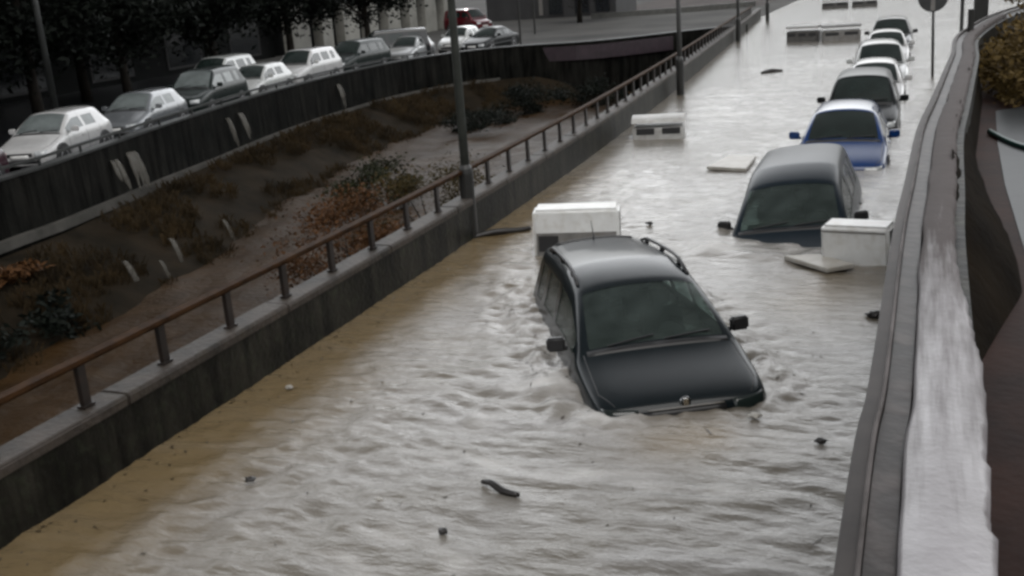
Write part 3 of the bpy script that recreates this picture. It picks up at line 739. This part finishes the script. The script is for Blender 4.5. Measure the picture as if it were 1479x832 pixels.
def bush(name, loc, rad, m, label, cat, n=900, size=.10, seed=1, group=None, clumps=12, twigs=6):
    r = empty(name, loc, label=label, cat=cat, group=group)
    mb = MB(); leaf_cloud(mb, (0, 0, rad[2]*.85), rad, n, size, clumps, seed, .1); mb.build('foliage', m, r)
    mb = MB(); rnd = random.Random(seed)
    for k in range(twigs):
        a = rnd.uniform(0, 6.28); e = Vector((math.cos(a)*rad[0]*.7, math.sin(a)*rad[1]*.7, rad[2]*rnd.uniform(.9, 1.6)))
        mb.tube([(0, 0, -.25), e*.4+Vector((0, 0, .05)), e], [.03, .02, .006], 5)
    mb.build('stem', BARK, r); return r
L_DARK = leafmat('dark', (.007, .0095, .0065), (.0025, .004, .003))
L_BROWN = leafmat('brown', (.095, .042, .015), (.034, .017, .007))
L_OLIVE = leafmat('olive', (.062, .045, .014), (.026, .020, .007))
L_OCHRE = leafmat('ochre', (.13, .085, .024), (.05, .034, .012))
L_GREEN = leafmat('green', (.024, .026, .011), (.010, .012, .006))
L_HEDGE = leafmat('hedge', (.013, .0115, .008), (.005, .0045, .0035))

# shrubs in the canal behind the railing
GS = 'dead shrubs standing in the canal'
bush('shrub', (-10.6, 18.2, -2.4), (1.4, 2.3, 1.1), L_BROWN, 'rust brown shrub just behind the handrail, nearest of the dead shrubs', 'shrub', 9000, .045, 3, GS)
bush('shrub', (-11.6, 21.0, -2.4), (1.5, 2.4, 1.2), L_BROWN, 'rust brown shrub between the nearest dead shrub and the olive one', 'shrub', 9000, .045, 4, GS)
bush('shrub', (-11.5, 24.2, -2.4), (1.6, 1.9, 1.15), L_OLIVE, 'olive brown shrub behind the tall lamp post of the street', 'shrub', 9000, .045, 5, GS)
bush('shrub', (-15.6, 28.5, -2.6), (1.1, 2.0, .9), L_GREEN, 'dull green shrub beyond the olive brown shrub', 'shrub', 4200, .07, 6, GS)
GD = 'dark bushes on the canal bank'
DB = [(-18.5, 45, 1.3, 'dark bush on the bank below the green-grey car'), (-17.6, 50, 1.9, 'large dark bush on the bank near the cross wall'), (-15.4, 53, 1.6, 'dark bush at the foot of the cross wall')]
for k, (x, y, h, lb_) in enumerate(DB):
    bush('bush', (x, y, -2.6), (1.6, 2.4, h*.5), L_DARK, lb_, 'bush', 3400, .075, 20+k, GD)
for k, (x, y, lb_) in enumerate([(-19.0, 14.2, 'rusty brown bush below the ledge near the edge of the picture'), (-18.7, 17.0, 'rusty brown bush below the ledge, under the white hatchback')]):
    bush('bush', (x, y, -1.9), (.7, 1.2, .42), L_BROWN, lb_, 'bush', 900, .09, 40+k, 'brown bushes on the canal bank')
for k, (x, y, lb_) in enumerate([(-16.9, 14.0, 'black leafless-looking bush at the waterline near the edge of the picture'), (-16.9, 16.4, 'black bush at the waterline before the bright thin rivulet')]):
    bush('bush', (x, y, -2.5), (.8, 1.0, .45), L_DARK, lb_, 'bush', 900, .10, 50+k, GD)
# grass on the bank
def tufts(name, spots, m, label, hgt, seed):
    rnd = random.Random(seed); vs = []; fs = []
    for (x, y, z) in spots:
        for k in range(7):
            a = rnd.uniform(0, 6.28); h = hgt*rnd.uniform(.5, 1.3); lx, ly = math.cos(a)*h*.5, math.sin(a)*h*.5; o = len(vs)
            bx, by = x+rnd.gauss(0, .06), y+rnd.gauss(0, .06)
            vs += [(bx-.015, by, z-.03), (bx+.015, by, z-.03), (bx+lx*.5, by+ly*.5, z+h*.8), (bx+lx, by+ly, z+h)]; fs += [(o, o+1, o+2), (o, o+2, o+3)]
    mb = MB(); mb.add(vs, fs); return tag(mb.build(name, m), label, 'grass', kind='stuff')
sp = []
for k in range(3600):
    y = random.uniform(4, 54); t = random.random(); x = xat(BANK, y)+.7+3.2*t
    if noise.noise((x*.6, y*.4, 5)) > -.1: sp.append((x, y, -1.32-.12*t-1.45*t**1.3))
tufts('grass', sp, leafmat('dry', (.045, .030, .014), (.012, .009, .005)), 'sparse dry grass on the canal bank', .26, 3)

# terrace planting: hedge along the parapet, bush, post
BED = mat('dark_soil', (.012, .009, .006), rough=.9, dark=(.006, .005, .004), vscale=2.5, bump=.8, bscale=14, spec=.02)
vs = []; fs = []; bp2 = [p for p in smoothpath(PARA, .12) if 4.3 < p[1] < 17.5]
for i, p in enumerate(bp2):
    a = bp2[max(i-1, 0)]; b = bp2[min(i+1, len(bp2)-1)]; t = Vector((b[0]-a[0], b[1]-a[1])).normalized(); nr = Vector((t.y, -t.x))
    gw = min(1, (p[1]-4.3)/1.5)
    for k in range(9):
        u = k/8; o_ = .235 + (.06+.30*gw-.24*min(1, max(0, p[1]-6.5)/3))*u; z = 2.352 + gw*(.54*(1-u)**.8 + .05*noise.noise((u*4, p[1]*1.7, 2)) + .03*noise.noise((u*9, p[1]*5, 2)))*(1 if u < 1 else 0)
        vs.append((p[0]+nr.x*o_, p[1]+nr.y*o_, z))
for i in range(len(bp2)-1):
    for k in range(8): fs.append((i*9+k, i*9+k+1, (i+1)*9+k+1, (i+1)*9+k))
mb = MB(); mb.add(vs, fs); tag(mb.build('soil_bank', BED, smooth=True), 'dark wet soil heaped against the inside of the parapet', 'ground', kind='structure')
bush('shrub', (1.25, 14.0, 2.36), (.55, 1.6, .40), L_OCHRE, 'large olive and ochre shrub at the end of the grey path', 'shrub', 6500, .035, 80, None, 44)
bush('shrub', (2.2, 18.5, 2.36), (1.0, 1.8, .7), L_OCHRE, 'ochre shrub behind the large olive shrub on the terrace', 'shrub', 5500, .045, 81, None, 40)
mb = MB(); mb.tube([(.70, 16.8, 2.3), (.70, 16.8, 3.18)], .045, 10); tag(mb.build('bollard', DPOLE, smooth=False), 'thin dark post where the parapet bends away', 'post')
mb = MB(); mb.box((1.32, 27.0, 1.6), (.30, .30, 4.0)); mb.box((1.32, 27.0, 3.64), (.36, .36, .08))
tag(mb.build('gate_post', DPOLE, bevel=.01), 'thick dark post beyond the ochre shrub', 'post')
mb = MB(); mb.tube([(1.55, 45.0, -.2), (1.55, 45.0, 2.8)], .07, 10); mb.lathe([(.075, 0), (.09, .03), (.05, .08), (.0, .09)], (1.55, 45, 2.8), 12)
tag(mb.build('bollard', GALV), 'grey pole standing in the water beyond the parapet bend', 'post')

# ------------------------------------------------------------------ street poles and sign
def lamp_post(x, y, r0, label, armdir, sleeve=True, h=8.0, m=GALV):
    r = empty('street_lamp', (x, y, -.9), label=label, cat='street lamp', group='lamp posts along the low street wall')
    mb = MB(); mb.tube([(0, 0, 0), (0, 0, 2.4), (0, 0, h)], [r0, r0*.92, r0*.6], 14); mb.build('shaft', m, r, smooth=True)
    if sleeve: mb = MB(); mb.lathe([(r0*1.5, 0), (r0*1.5, 1.98), (r0*1.35, 2.06), (r0*.98, 2.12)], (0, 0, 0), 14); mb.build('base_sleeve', DPOLE, r)
    mb = MB(); mb.tube([(0, 0, h-.05), (armdir*.2, 0, h+.35), (armdir*.8, 0, h+.6), (armdir*1.6, 0, h+.66)], [r0*.55, r0*.45, r0*.4, r0*.38], 8); mb.build('arm', m, r, smooth=True)
    mb = MB(); mb.box((armdir*1.9, 0, h+.66), (.66, .24, .11)); mb.build('lamp_head', GREYP, r, bevel=.04)
lamp_post(-6.80, 15.75, .08, 'tall lamp post in front of the handrail, nearest of the street lamps', 1, m=mat('grey_green_pole', (.022, .024, .021), rough=.6, spec=.1, vary=.3))
lamp_post(-7.12, 34.5, .085, 'lamp post at the low wall behind the floating container with two openings', 1, m=DPOLE)
lamp_post(-8.62, 56.6, .085, 'lamp post at the low wall where the cross wall meets it', 1, m=DPOLE)
lamp_post(-9.35, 74.0, .085, 'farthest lamp post at the end of the low wall', 1, m=DPOLE)
r = empty('street_lamp', (-26.6, 28.0, ROADZ), label='slim grey lamp post behind the white hatchback beyond the canal', cat='street lamp')
mb = MB(); mb.tube([(0, 0, 0), (0, 0, 8.5)], [.13, .075], 12); mb.build('shaft', GALV, r, smooth=True)
mb = MB(); mb.tube([(0, 0, 8.45), (.4, 0, 8.9), (1.3, 0, 9.0)], .05, 8); mb.build('arm', GALV, r, smooth=True)
mb = MB(); mb.box((1.6, 0, 9.0), (.6, .22, .1)); mb.build('lamp_head', GREYP, r, bevel=.03)
r = empty('road_sign', (.50, 37.4, -.5), label='round road sign seen from behind on a thin pole beside the parked cars', cat='road sign')
mb = MB(); mb.tube([(0, 0, 0), (-.08, 0, 3.3)], .045, 10); mb.build('pole', DPOLE, r, smooth=True)
Mx = Matrix.Rotation(R(90), 3, 'X')
mb = MB(); mb.lathe([(.0, -.012), (.43, -.012), (.45, -.005), (.45, .015), (.44, .02), (.0, .02)], (-.08, -.07, 2.98), 32, Mx); mb.build('disc', mat('sign_back', (.03, .031, .032), rough=.4), r)
mb = MB(); mb.box((-.08, -.10, 2.98), (.13, .03, .82)); mb.build('bracket', GREYP, r)

# ------------------------------------------------------------------ things afloat
def crate(name, loc, size, rz, m, label, cat, group=None, tilt=(0, 0), bevel=.05):
    r = empty(name, loc, label=label, cat=cat, group=group); r.rotation_euler = (R(tilt[0]), R(tilt[1]), rz)
    mb = MB(); mb.box((0, 0, 0), size); mb.build('body', m, r, bevel=bevel, segs=3); return r
GC = 'white boxes and bins adrift in the flood'
r = crate('floating_chest', (-.655, 14.82, .20), (.93, .42, .70), R(-14), WHITEP, 'large white chest with a dark end floating by the slate blue van', 'chest', GC, (3, -1.5))
mb = MB(); mb.box((.468, 0, 0), (.012, .37, .62)); mb.build('end_panel', BLACK, r, bevel=.008)
mb = MB(); mb.box((-.02, -.212, .27), (.86, .010, .02)); mb.build('lid_seam', GREYP, r)
r = crate('floating_chest', (-4.76, 15.1, .24), (1.30, .60, .90), R(14), WHITEP, 'white chest with a dark lower front floating behind the drifting minivan', 'chest', GC, (-2, 1))
mb = MB(); mb.box((0, -.303, -.10), (1.20, .014, .40)); mb.build('lower_panel', GREYP, r, bevel=.005)
mb = MB(); mb.box((-.42, -.312, -.06), (.30, .012, .24)); mb.build('opening', BLACK, r, bevel=.005)
mb = MB(); mb.box((.652, 0, .05), (.012, .50, .66)); mb.build('end_panel', DGREYP, r, bevel=.005)
def bin_(x, y, w, d, h, rz, m, label, slots=2, lm=None):
    r = empty('floating_bin', (x, y, -.25), rz, label, 'bin', GC)
    mb = MB(); mb.box((0, 0, (h+.25)/2-.06), (w, d, h+.13)); mb.build('body', m, r, bevel=.04, segs=3)
    mb = MB()
    n = 8; vs = []
    for i in range(n+1):
        a = math.pi*i/n; vs += [(-w/2-.02, -math.cos(a)*(d/2+.02), h+.255+.13*math.sin(a)), (w/2+.02, -math.cos(a)*(d/2+.02), h+.255+.13*math.sin(a))]
    fs = [(2*i, 2*i+1, 2*i+3, 2*i+2) for i in range(n)] + [tuple(2*i for i in range(n+1)), tuple(2*i+1 for i in range(n, -1, -1)), (0, 1, 2*n+1, 2*n)]
    mb.add(vs, fs); mb.build('lid', lm or m, r)
    for k in range(slots):
        mb = MB(); mb.box((-w/2+w*(k+.5)/slots, -d/2-.004, h*.62+.2), (w/slots*.70, .016, .15)); mb.build('opening', BLACK, r, bevel=.004)
bin_(-5.95, 26.1, 1.25, 1.0, .40, R(10), mat('worn_white_plastic', (.42, .42, .41), rough=.45, dark=(.26, .255, .245), vscale=2.5, dirt=.5, dirtcol=(.16, .14, .11)), 'white floating container with two dark openings, behind the nearest lamp post')
bin_(-5.2, 54.9, 1.5, .9, .62, R(-6), DGREYP, 'dark grey bin adrift far up the street, the one nearer the low wall', 3, GREYP)
bin_(-3.45, 54.6, 1.75, .9, .60, R(8), GREYP, 'long grey bin adrift just behind the end of the parked row', 2, DGREYP)
bin_(-5.9, 86.5, 1.9, 1, .5, R(2), DGREYP, 'farthest grey bin on the flood, nearer the low wall', 2, GREYP)
bin_(-3.8, 86.5, 1.8, 1, .5, R(4), DGREYP, 'farthest grey bin on the flood, nearer the parked row', 2, GREYP)
def panel(pts, z, th, label, tilt=0):
    cx = sum(p[0] for p in pts)/len(pts); cy = sum(p[1] for p in pts)/len(pts); mb = MB(); n = len(pts)
    vs = [(x-cx, y-cy, -th) for x, y in pts] + [(x-cx, y-cy, th) for x, y in pts]
    mb.add(vs, [tuple(range(n-1, -1, -1)), tuple(range(n, 2*n))] + [(i, (i+1) % n, n+(i+1) % n, n+i) for i in range(n)])
    o = mb.build('floating_board', BOARD, bevel=.012, loc=(cx, cy, z)); o.rotation_euler = (R(tilt), R(tilt*.6), 0)
    return tag(o, label, 'board', 'pale boards floating on the flood')
panel([(-3.95, 21.5), (-3.12, 21.3), (-3.1, 22.6), (-3.7, 22.75)], .055, .035, 'thin white board floating in open water beside the slate blue van', 1)
panel([(-1.66, 14.78), (-1.02, 14.08), (-.68, 14.36), (-1.18, 14.92)], .05, .03, 'pale flat board floating in front of the large white chest', -1.2)
def branch(pts, rad, label, cat='branch', m=None):
    mb = MB(); mb.tube(smoothpath(pts, .05), [rad*(.6+.6*math.sin(2.6*i/max(1, len(smoothpath(pts, .05))-1)+.3)) for i in range(len(smoothpath(pts, .05)))], 7)
    return tag(mb.build('driftwood', m or WOOD, smooth=True), label, cat, 'sticks and scraps adrift in the flood')
branch([(-3.30, 7.44, .05), (-3.20, 7.40, .07), (-3.08, 7.34, .04), (-2.93, 7.32, .03)], .026, 'black crooked stick adrift in the foreground water')
branch([(-6.75, 15.7, .02), (-6.45, 15.95, .05), (-6.15, 16.15, .03), (-5.95, 16.3, .04)], .05, 'dark branch floating at the foot of the nearest lamp post')
branch([(-5.30, 40.2, .03), (-5.0, 40.6, .06), (-4.6, 40.7, .03)], .06, 'dark drifting log far up the street in open water')
def scrap(x, y, s, m, label, seed):
    bm = bmesh.new(); s *= .72; bmesh.ops.create_icosphere(bm, subdivisions=3, radius=s)
    for v in bm.verts:
        v.co *= 1+.6*noise.noise(v.co*(1.6/s)+Vector((seed, 0, 0)))+.3*noise.noise(v.co*(4/s)+Vector((seed, 5, 0))); v.co.z *= .55; v.co.x *= 1.3
    me = bpy.data.meshes.new('debris'); bm.to_mesh(me); bm.free(); me.materials.append(m)
    for q in me.polygons: q.use_smooth = True
    o = bpy.data.objects.new('debris', me); C.objects.link(o); o.location = (x, y, .035)
    tag(o, label, 'debris', 'sticks and scraps adrift in the flood')
scrap(-5.36, 7.08, .050, WOOD, 'small black scrap floating left of the foreground stick', 1)
scrap(-4.04, 6.98, .038, BOARD, 'tiny white scrap floating near the black crooked stick', 2)
scrap(-3.31, 6.63, .045, WOOD, 'small dark clump just below the black crooked stick', 3)
scrap(-.68, 8.82, .050, WOOD, 'small dark clump near the parapet lip', 4)
scrap(-1.30, 9.26, .055, BOARD, 'pale yellowish scrap beside the nose of the drifting minivan', 5)
scrap(-6.21, 9.12, .045, BOARD, 'pale scrap floating close to the low street wall', 6)
scrap(-4.04, 16.77, .060, WOOD, 'small dark scrap between the two white chests', 7)
scrap(-.36, 12.4, .10, WOOD, 'dark tangle of debris floating against the parapet foot', 8)

rnd = random.Random(5); vs = []; fs = []
for k in range(420):
    if k < 200: y = rnd.uniform(5, 22); x = xat(WALL, y)+abs(rnd.gauss(0, .28))+.05
    elif k < 300: y = rnd.uniform(3, 14); x = xat(PARA, y)-abs(rnd.gauss(0, .2))-.03
    elif k < 350: q = MAIN @ Vector((rnd.choice((-1, 1))*rnd.uniform(.95, 1.4), rnd.uniform(-.2, 4), 0)); x, y = q.x, q.y
    else: x = rnd.uniform(-6.3, -.4); y = rnd.uniform(4.5, 16)
    z = wave(x, y)[0]+.008; a = rnd.uniform(0, 6.28); L_ = rnd.uniform(.012, .035) if k % 9 else rnd.uniform(.06, .13); W_ = L_*.45 if k % 9 else .006
    u = Vector((math.cos(a)*L_, math.sin(a)*L_, .004)); w = Vector((-math.sin(a)*W_, math.cos(a)*W_, .003)); p = Vector((x, y, z)); o = len(vs)
    vs += [p-u, p+w, p+u, p-w]; fs.append((o, o+1, o+2, o+3))
mb = MB(); mb.add(vs, fs); tag(mb.build('litter', mat('wet_leaf_litter', (.05, .036, .018), rough=.4, dark=(.012, .009, .006), vscale=3)), 'leaves and twigs scattered over the flood water', 'litter', kind='stuff')
# ------------------------------------------------------------------ trees and buildings beyond the canal
def tree(x, y, h, label, seed, proto=None, m=None):
    r = empty('tree', (x, y, ROADZ), random.Random(seed).uniform(0, 6), label, 'tree', 'dark trees beyond the queueing cars')
    if proto:
        for ch in proto.children: c = ch.copy(); C.objects.link(c); c.parent = r
        r.scale = (h/8,)*3; return r
    rnd = random.Random(seed); mb = MB()
    mb.tube([(0, 0, -.1), (.05, .03, 1.5), (.0, .1, 3), (.1, 0, 6)], [.24, .19, .16, .05], 10)
    for k in range(7):
        a = k*.9+rnd.random(); z = rnd.uniform(2.2, 4.2); d = Vector((math.cos(a), math.sin(a), rnd.uniform(.5, 1)))*rnd.uniform(1.6, 2.6)
        mb.tube([(0, 0, z), Vector((0, 0, z))+d*.5+Vector((0, 0, .1)), Vector((0, 0, z))+d], [.09, .06, .02], 6)
    mb.build('trunk', BARK, r, smooth=True)
    mb = MB(); leaf_cloud(mb, (0, 0, 5.2), (3.4, 3.4, 3.1), 9500, .15, 40, seed); mb.build('crown', m or L_DARK, r); return r
t1 = tree(-29.0, 19, 8, 'dark tree behind the plum car at the edge of the picture', 1)
t2 = tree(-29.6, 24.5, 8, 'dark tree behind the white hatchback', 2)
TL = [(-30.2, 31, 8.2, 'dark tree behind the pale grey car'), (-31.5, 37.5, 7.6, 'dark tree behind the dark green-grey car'), (-32.2, 45, 8, 'dark tree behind the small white car and the larger white car'),
      (-33.5, 54, 8.4, 'dark tree before the pale columns'), (-33.8, 64, 7.8, 'dark tree between the pale columns and the dark red van'), (-31.5, 13, 8.6, 'dark tree nearest the camera beyond the canal'), (-34.5, 27, 9, 'tall dark tree in the second line behind the slim grey lamp post'), (-36, 40, 9, 'tall dark tree in the second line behind the white-roofed car'), (-35.5, 49, 9, 'tall dark tree in the second line behind the black van'), (-37.5, 33.5, 9.5, 'tall dark tree in the second line between the slim lamp post and the white-roofed car'),
      (-26.5, 88, 8, 'dark tree beside the dark grey building beyond the cross road')]
for k, (x, y, h, lb_) in enumerate(TL): tree(x, y, h, lb_, 10+k, (t1, t2)[k % 2])
# dark hedge wall behind the cars
SHOP = mat('dark_shop_wall', (.007, .0075, .0075), rough=.6, dark=(.005, .006, .006), vscale=.5, spec=.1)
PALE = mat('pale_render', (.28, .277, .25), rough=.6, dark=(.17, .167, .15), vscale=.7)
DKGL = mat('dark_window_glass', (.012, .014, .016), rough=.1)
r = empty('building', (-41, 32, ROADZ), label='long dark building behind the trees beyond the canal', cat='building')
mb = MB(); mb.box((-3, 0, 4.5), (6, 64, 9)); mb.build('wall', SHOP, r)
for k in range(10):
    yy = -29+6.4*k; mb = MB(); mb.box((.03, yy, 1.6), (.06, 3.4, 2.6)); f = mb.build('shop_window', BLACK, r); mb = MB(); mb.box((.066, yy, 1.6), (.012, 3.1, 2.3)); mb.build('pane', DKGL, f)
    for zz in (4.6, 7.2):
        mb = MB(); mb.box((.02, yy, zz), (.05, 1.3, 1.5)); f = mb.build('window', BLACK, r); mb = MB(); mb.box((.05, yy, zz), (.012, 1.1, 1.3)); mb.build('pane', DKGL, f)
r = empty('building', (-40.5, 78, ROADZ), label='building with pale ground-floor columns beyond the larger white car', cat='building')
mb = MB(); mb.box((-3, 0, 6.2), (8, 27, 5.6)); mb.build('upper_floors', SHOP, r)
mb = MB(); mb.box((-4, 0, 1.7), (6, 26.6, 3.3)); mb.build('ground_floor', SHOP, r)
for k in range(8):
    yy = -12.6+3.6*k; mb = MB(); mb.box((.55, yy, 1.68), (.8, 1.5 if k % 2 else 2.3, 3.36)); mb.build('column', PALE, r, bevel=.03)
for k in range(6):
    mb = MB(); mb.box((1.02, -10+4*k, 6), (.06, 1.4, 1.6)); f = mb.build('window', BLACK, r); mb = MB(); mb.box((1.055, -10+4*k, 6), (.012, 1.2, 1.4)); mb.build('pane', DKGL, f)
r = empty('building', (-33, 100, ROADZ), label='dark grey building with shop windows beyond the cross road', cat='building')
mb = MB(); mb.box((0, 4, 4.2), (13, 8, 8.4)); mb.build('wall', mat('dark_grey_render', (.026, .026, .027), rough=.6, vary=.3, vscale=.6), r)
for xx in (.6, 3.2, 5.2):
    mb = MB(); mb.box((xx, -.03, 1.5), (1.5, .06, 2.6)); f = mb.build('shop_window', BLACK, r); mb = MB(); mb.box((xx, -.066, 1.5), (1.3, .012, 2.3)); mb.build('pane', DKGL, f)
mb = MB(); mb.box((-.9, -.06, 1.9), (.35, .12, 3.2)); mb.build('pilaster', GREYP, r)
# dark red van with a lamp
def emis(name, col, st):
    m = bpy.data.materials.new(name); m.use_nodes = True; b = m.node_tree.nodes['Principled BSDF']; b.inputs['Base Color'].default_value = (*col, 1); b.inputs['Emission Color'].default_value = (*col, 1); b.inputs['Emission Strength'].default_value = st; return m
rv = build_car('parked_van', 'van', paint('dark_red', (.075, .006, .010)), 'dark red van with a small lit lamp, beyond the white car on the corner', 'van', None, pose(-32.6, 82.0, ROADZ, 62))
mb = MB(); mb.lathe([(.0, -.05), (.10, -.05), (.12, 0), (.09, .05), (.0, .07)], (-.55, 1.6, 1.80), 14); mb.build('lamp', emis('lit_lamp', (1, .80, .80), 2.5), rv, smooth=True)
# far kerb wall, poles on the cross road
mb = MB(); mb.sweep([(-27.0, 93.2), (-20, 95.5), (-13.6, 99.5)], [(0, -.3), (0, .34), (-.35, .34), (-.35, -.3)])
tag(mb.build('kerb_wall', mat('dark_kerb', (.06, .06, .055), rough=.5, vary=.3)), 'low dark kerb wall along the far side of the cross road', 'wall')
mb = MB(); mb.add([(-30, 100.5, -.09), (-13, 100.5, -.09), (-13, 140, -.09), (-30, 140, -.09)], [(0, 1, 2, 3)])
tag(mb.build('pavement', mat('pink_paving', (.09, .078, .075), rough=.8, spec=.04, dark=(.05, .045, .043), vscale=.3)), 'pinkish wet pavement beyond the kerb wall', 'pavement', kind='structure')
for (x, y, h, rr, lb_) in ((-22.8, 63.0, 2.6, .06, 'thin dark post on the cross road near the canal wall'), (-26.0, 75.0, 3.2, .07, 'thin dark post in the middle of the cross road')):
    mb = MB(); mb.tube([(x, y, ROADZ), (x, y, h)], rr, 8); mb.lathe([(rr*1.2, 0), (rr*1.4, .04), (0, .09)], (x, y, h), 10); tag(mb.build('bollard', DPOLE), lb_, 'post')

# ------------------------------------------------------------------ light
wd = bpy.data.worlds.new('World'); scene.world = wd; wd.use_nodes = True; nt = wd.node_tree
bg = nt.nodes['Background']; sky = nt.nodes.new('ShaderNodeTexSky'); sky.sky_type = 'NISHITA'; sky.sun_disc = False
SE, SR = R(62), R(150)
sky.sun_elevation = SE; sky.sun_rotation = SR; sky.air_density = 1.5; sky.dust_density = 5; sky.ozone_density = 1
hs = nt.nodes.new('ShaderNodeHueSaturation'); hs.inputs['Saturation'].default_value = .10
nt.links.new(sky.outputs['Color'], hs.inputs['Color'])
# unseen sky gradient added to shape reflections: dim overhead and behind, bright low ahead
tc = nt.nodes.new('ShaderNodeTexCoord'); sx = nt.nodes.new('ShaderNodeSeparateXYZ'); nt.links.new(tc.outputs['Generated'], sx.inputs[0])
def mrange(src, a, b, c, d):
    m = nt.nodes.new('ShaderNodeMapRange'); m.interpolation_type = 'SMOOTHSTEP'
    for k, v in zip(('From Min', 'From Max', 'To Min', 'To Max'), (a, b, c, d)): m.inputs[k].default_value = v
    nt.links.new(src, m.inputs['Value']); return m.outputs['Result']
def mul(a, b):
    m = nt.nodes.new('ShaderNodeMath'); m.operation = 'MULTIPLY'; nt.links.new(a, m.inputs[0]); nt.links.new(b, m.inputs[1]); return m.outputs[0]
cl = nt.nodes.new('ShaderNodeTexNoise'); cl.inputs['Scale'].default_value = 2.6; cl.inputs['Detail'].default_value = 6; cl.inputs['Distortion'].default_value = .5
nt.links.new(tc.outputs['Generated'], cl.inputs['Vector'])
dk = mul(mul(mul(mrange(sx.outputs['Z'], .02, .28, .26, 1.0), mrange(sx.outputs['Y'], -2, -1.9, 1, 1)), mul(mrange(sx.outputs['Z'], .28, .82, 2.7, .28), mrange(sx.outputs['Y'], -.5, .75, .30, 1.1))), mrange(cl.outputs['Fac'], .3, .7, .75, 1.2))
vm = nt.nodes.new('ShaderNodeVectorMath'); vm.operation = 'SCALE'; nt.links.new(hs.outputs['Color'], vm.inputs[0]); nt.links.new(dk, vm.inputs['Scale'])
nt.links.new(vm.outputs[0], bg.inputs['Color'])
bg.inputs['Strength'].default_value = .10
sd = bpy.data.lights.new('sun', 'SUN'); so = bpy.data.objects.new('sun', sd); C.objects.link(so)
sd.energy = .5; sd.angle = R(40); sd.color = (1, .97, .93)
dirv = Vector((math.sin(SR)*math.cos(SE), math.cos(SR)*math.cos(SE), math.sin(SE)))
so.rotation_euler = dirv.to_track_quat('Z', 'Y').to_euler()
vs_ = scene.view_settings; vs_.view_transform = 'Standard'; vs_.look = 'None'; vs_.gamma = 1; vs_.exposure = 1.52
scene.cycles.max_bounces = 6; scene.cycles.use_denoising = True
scene.cycles.filter_width = 2.9
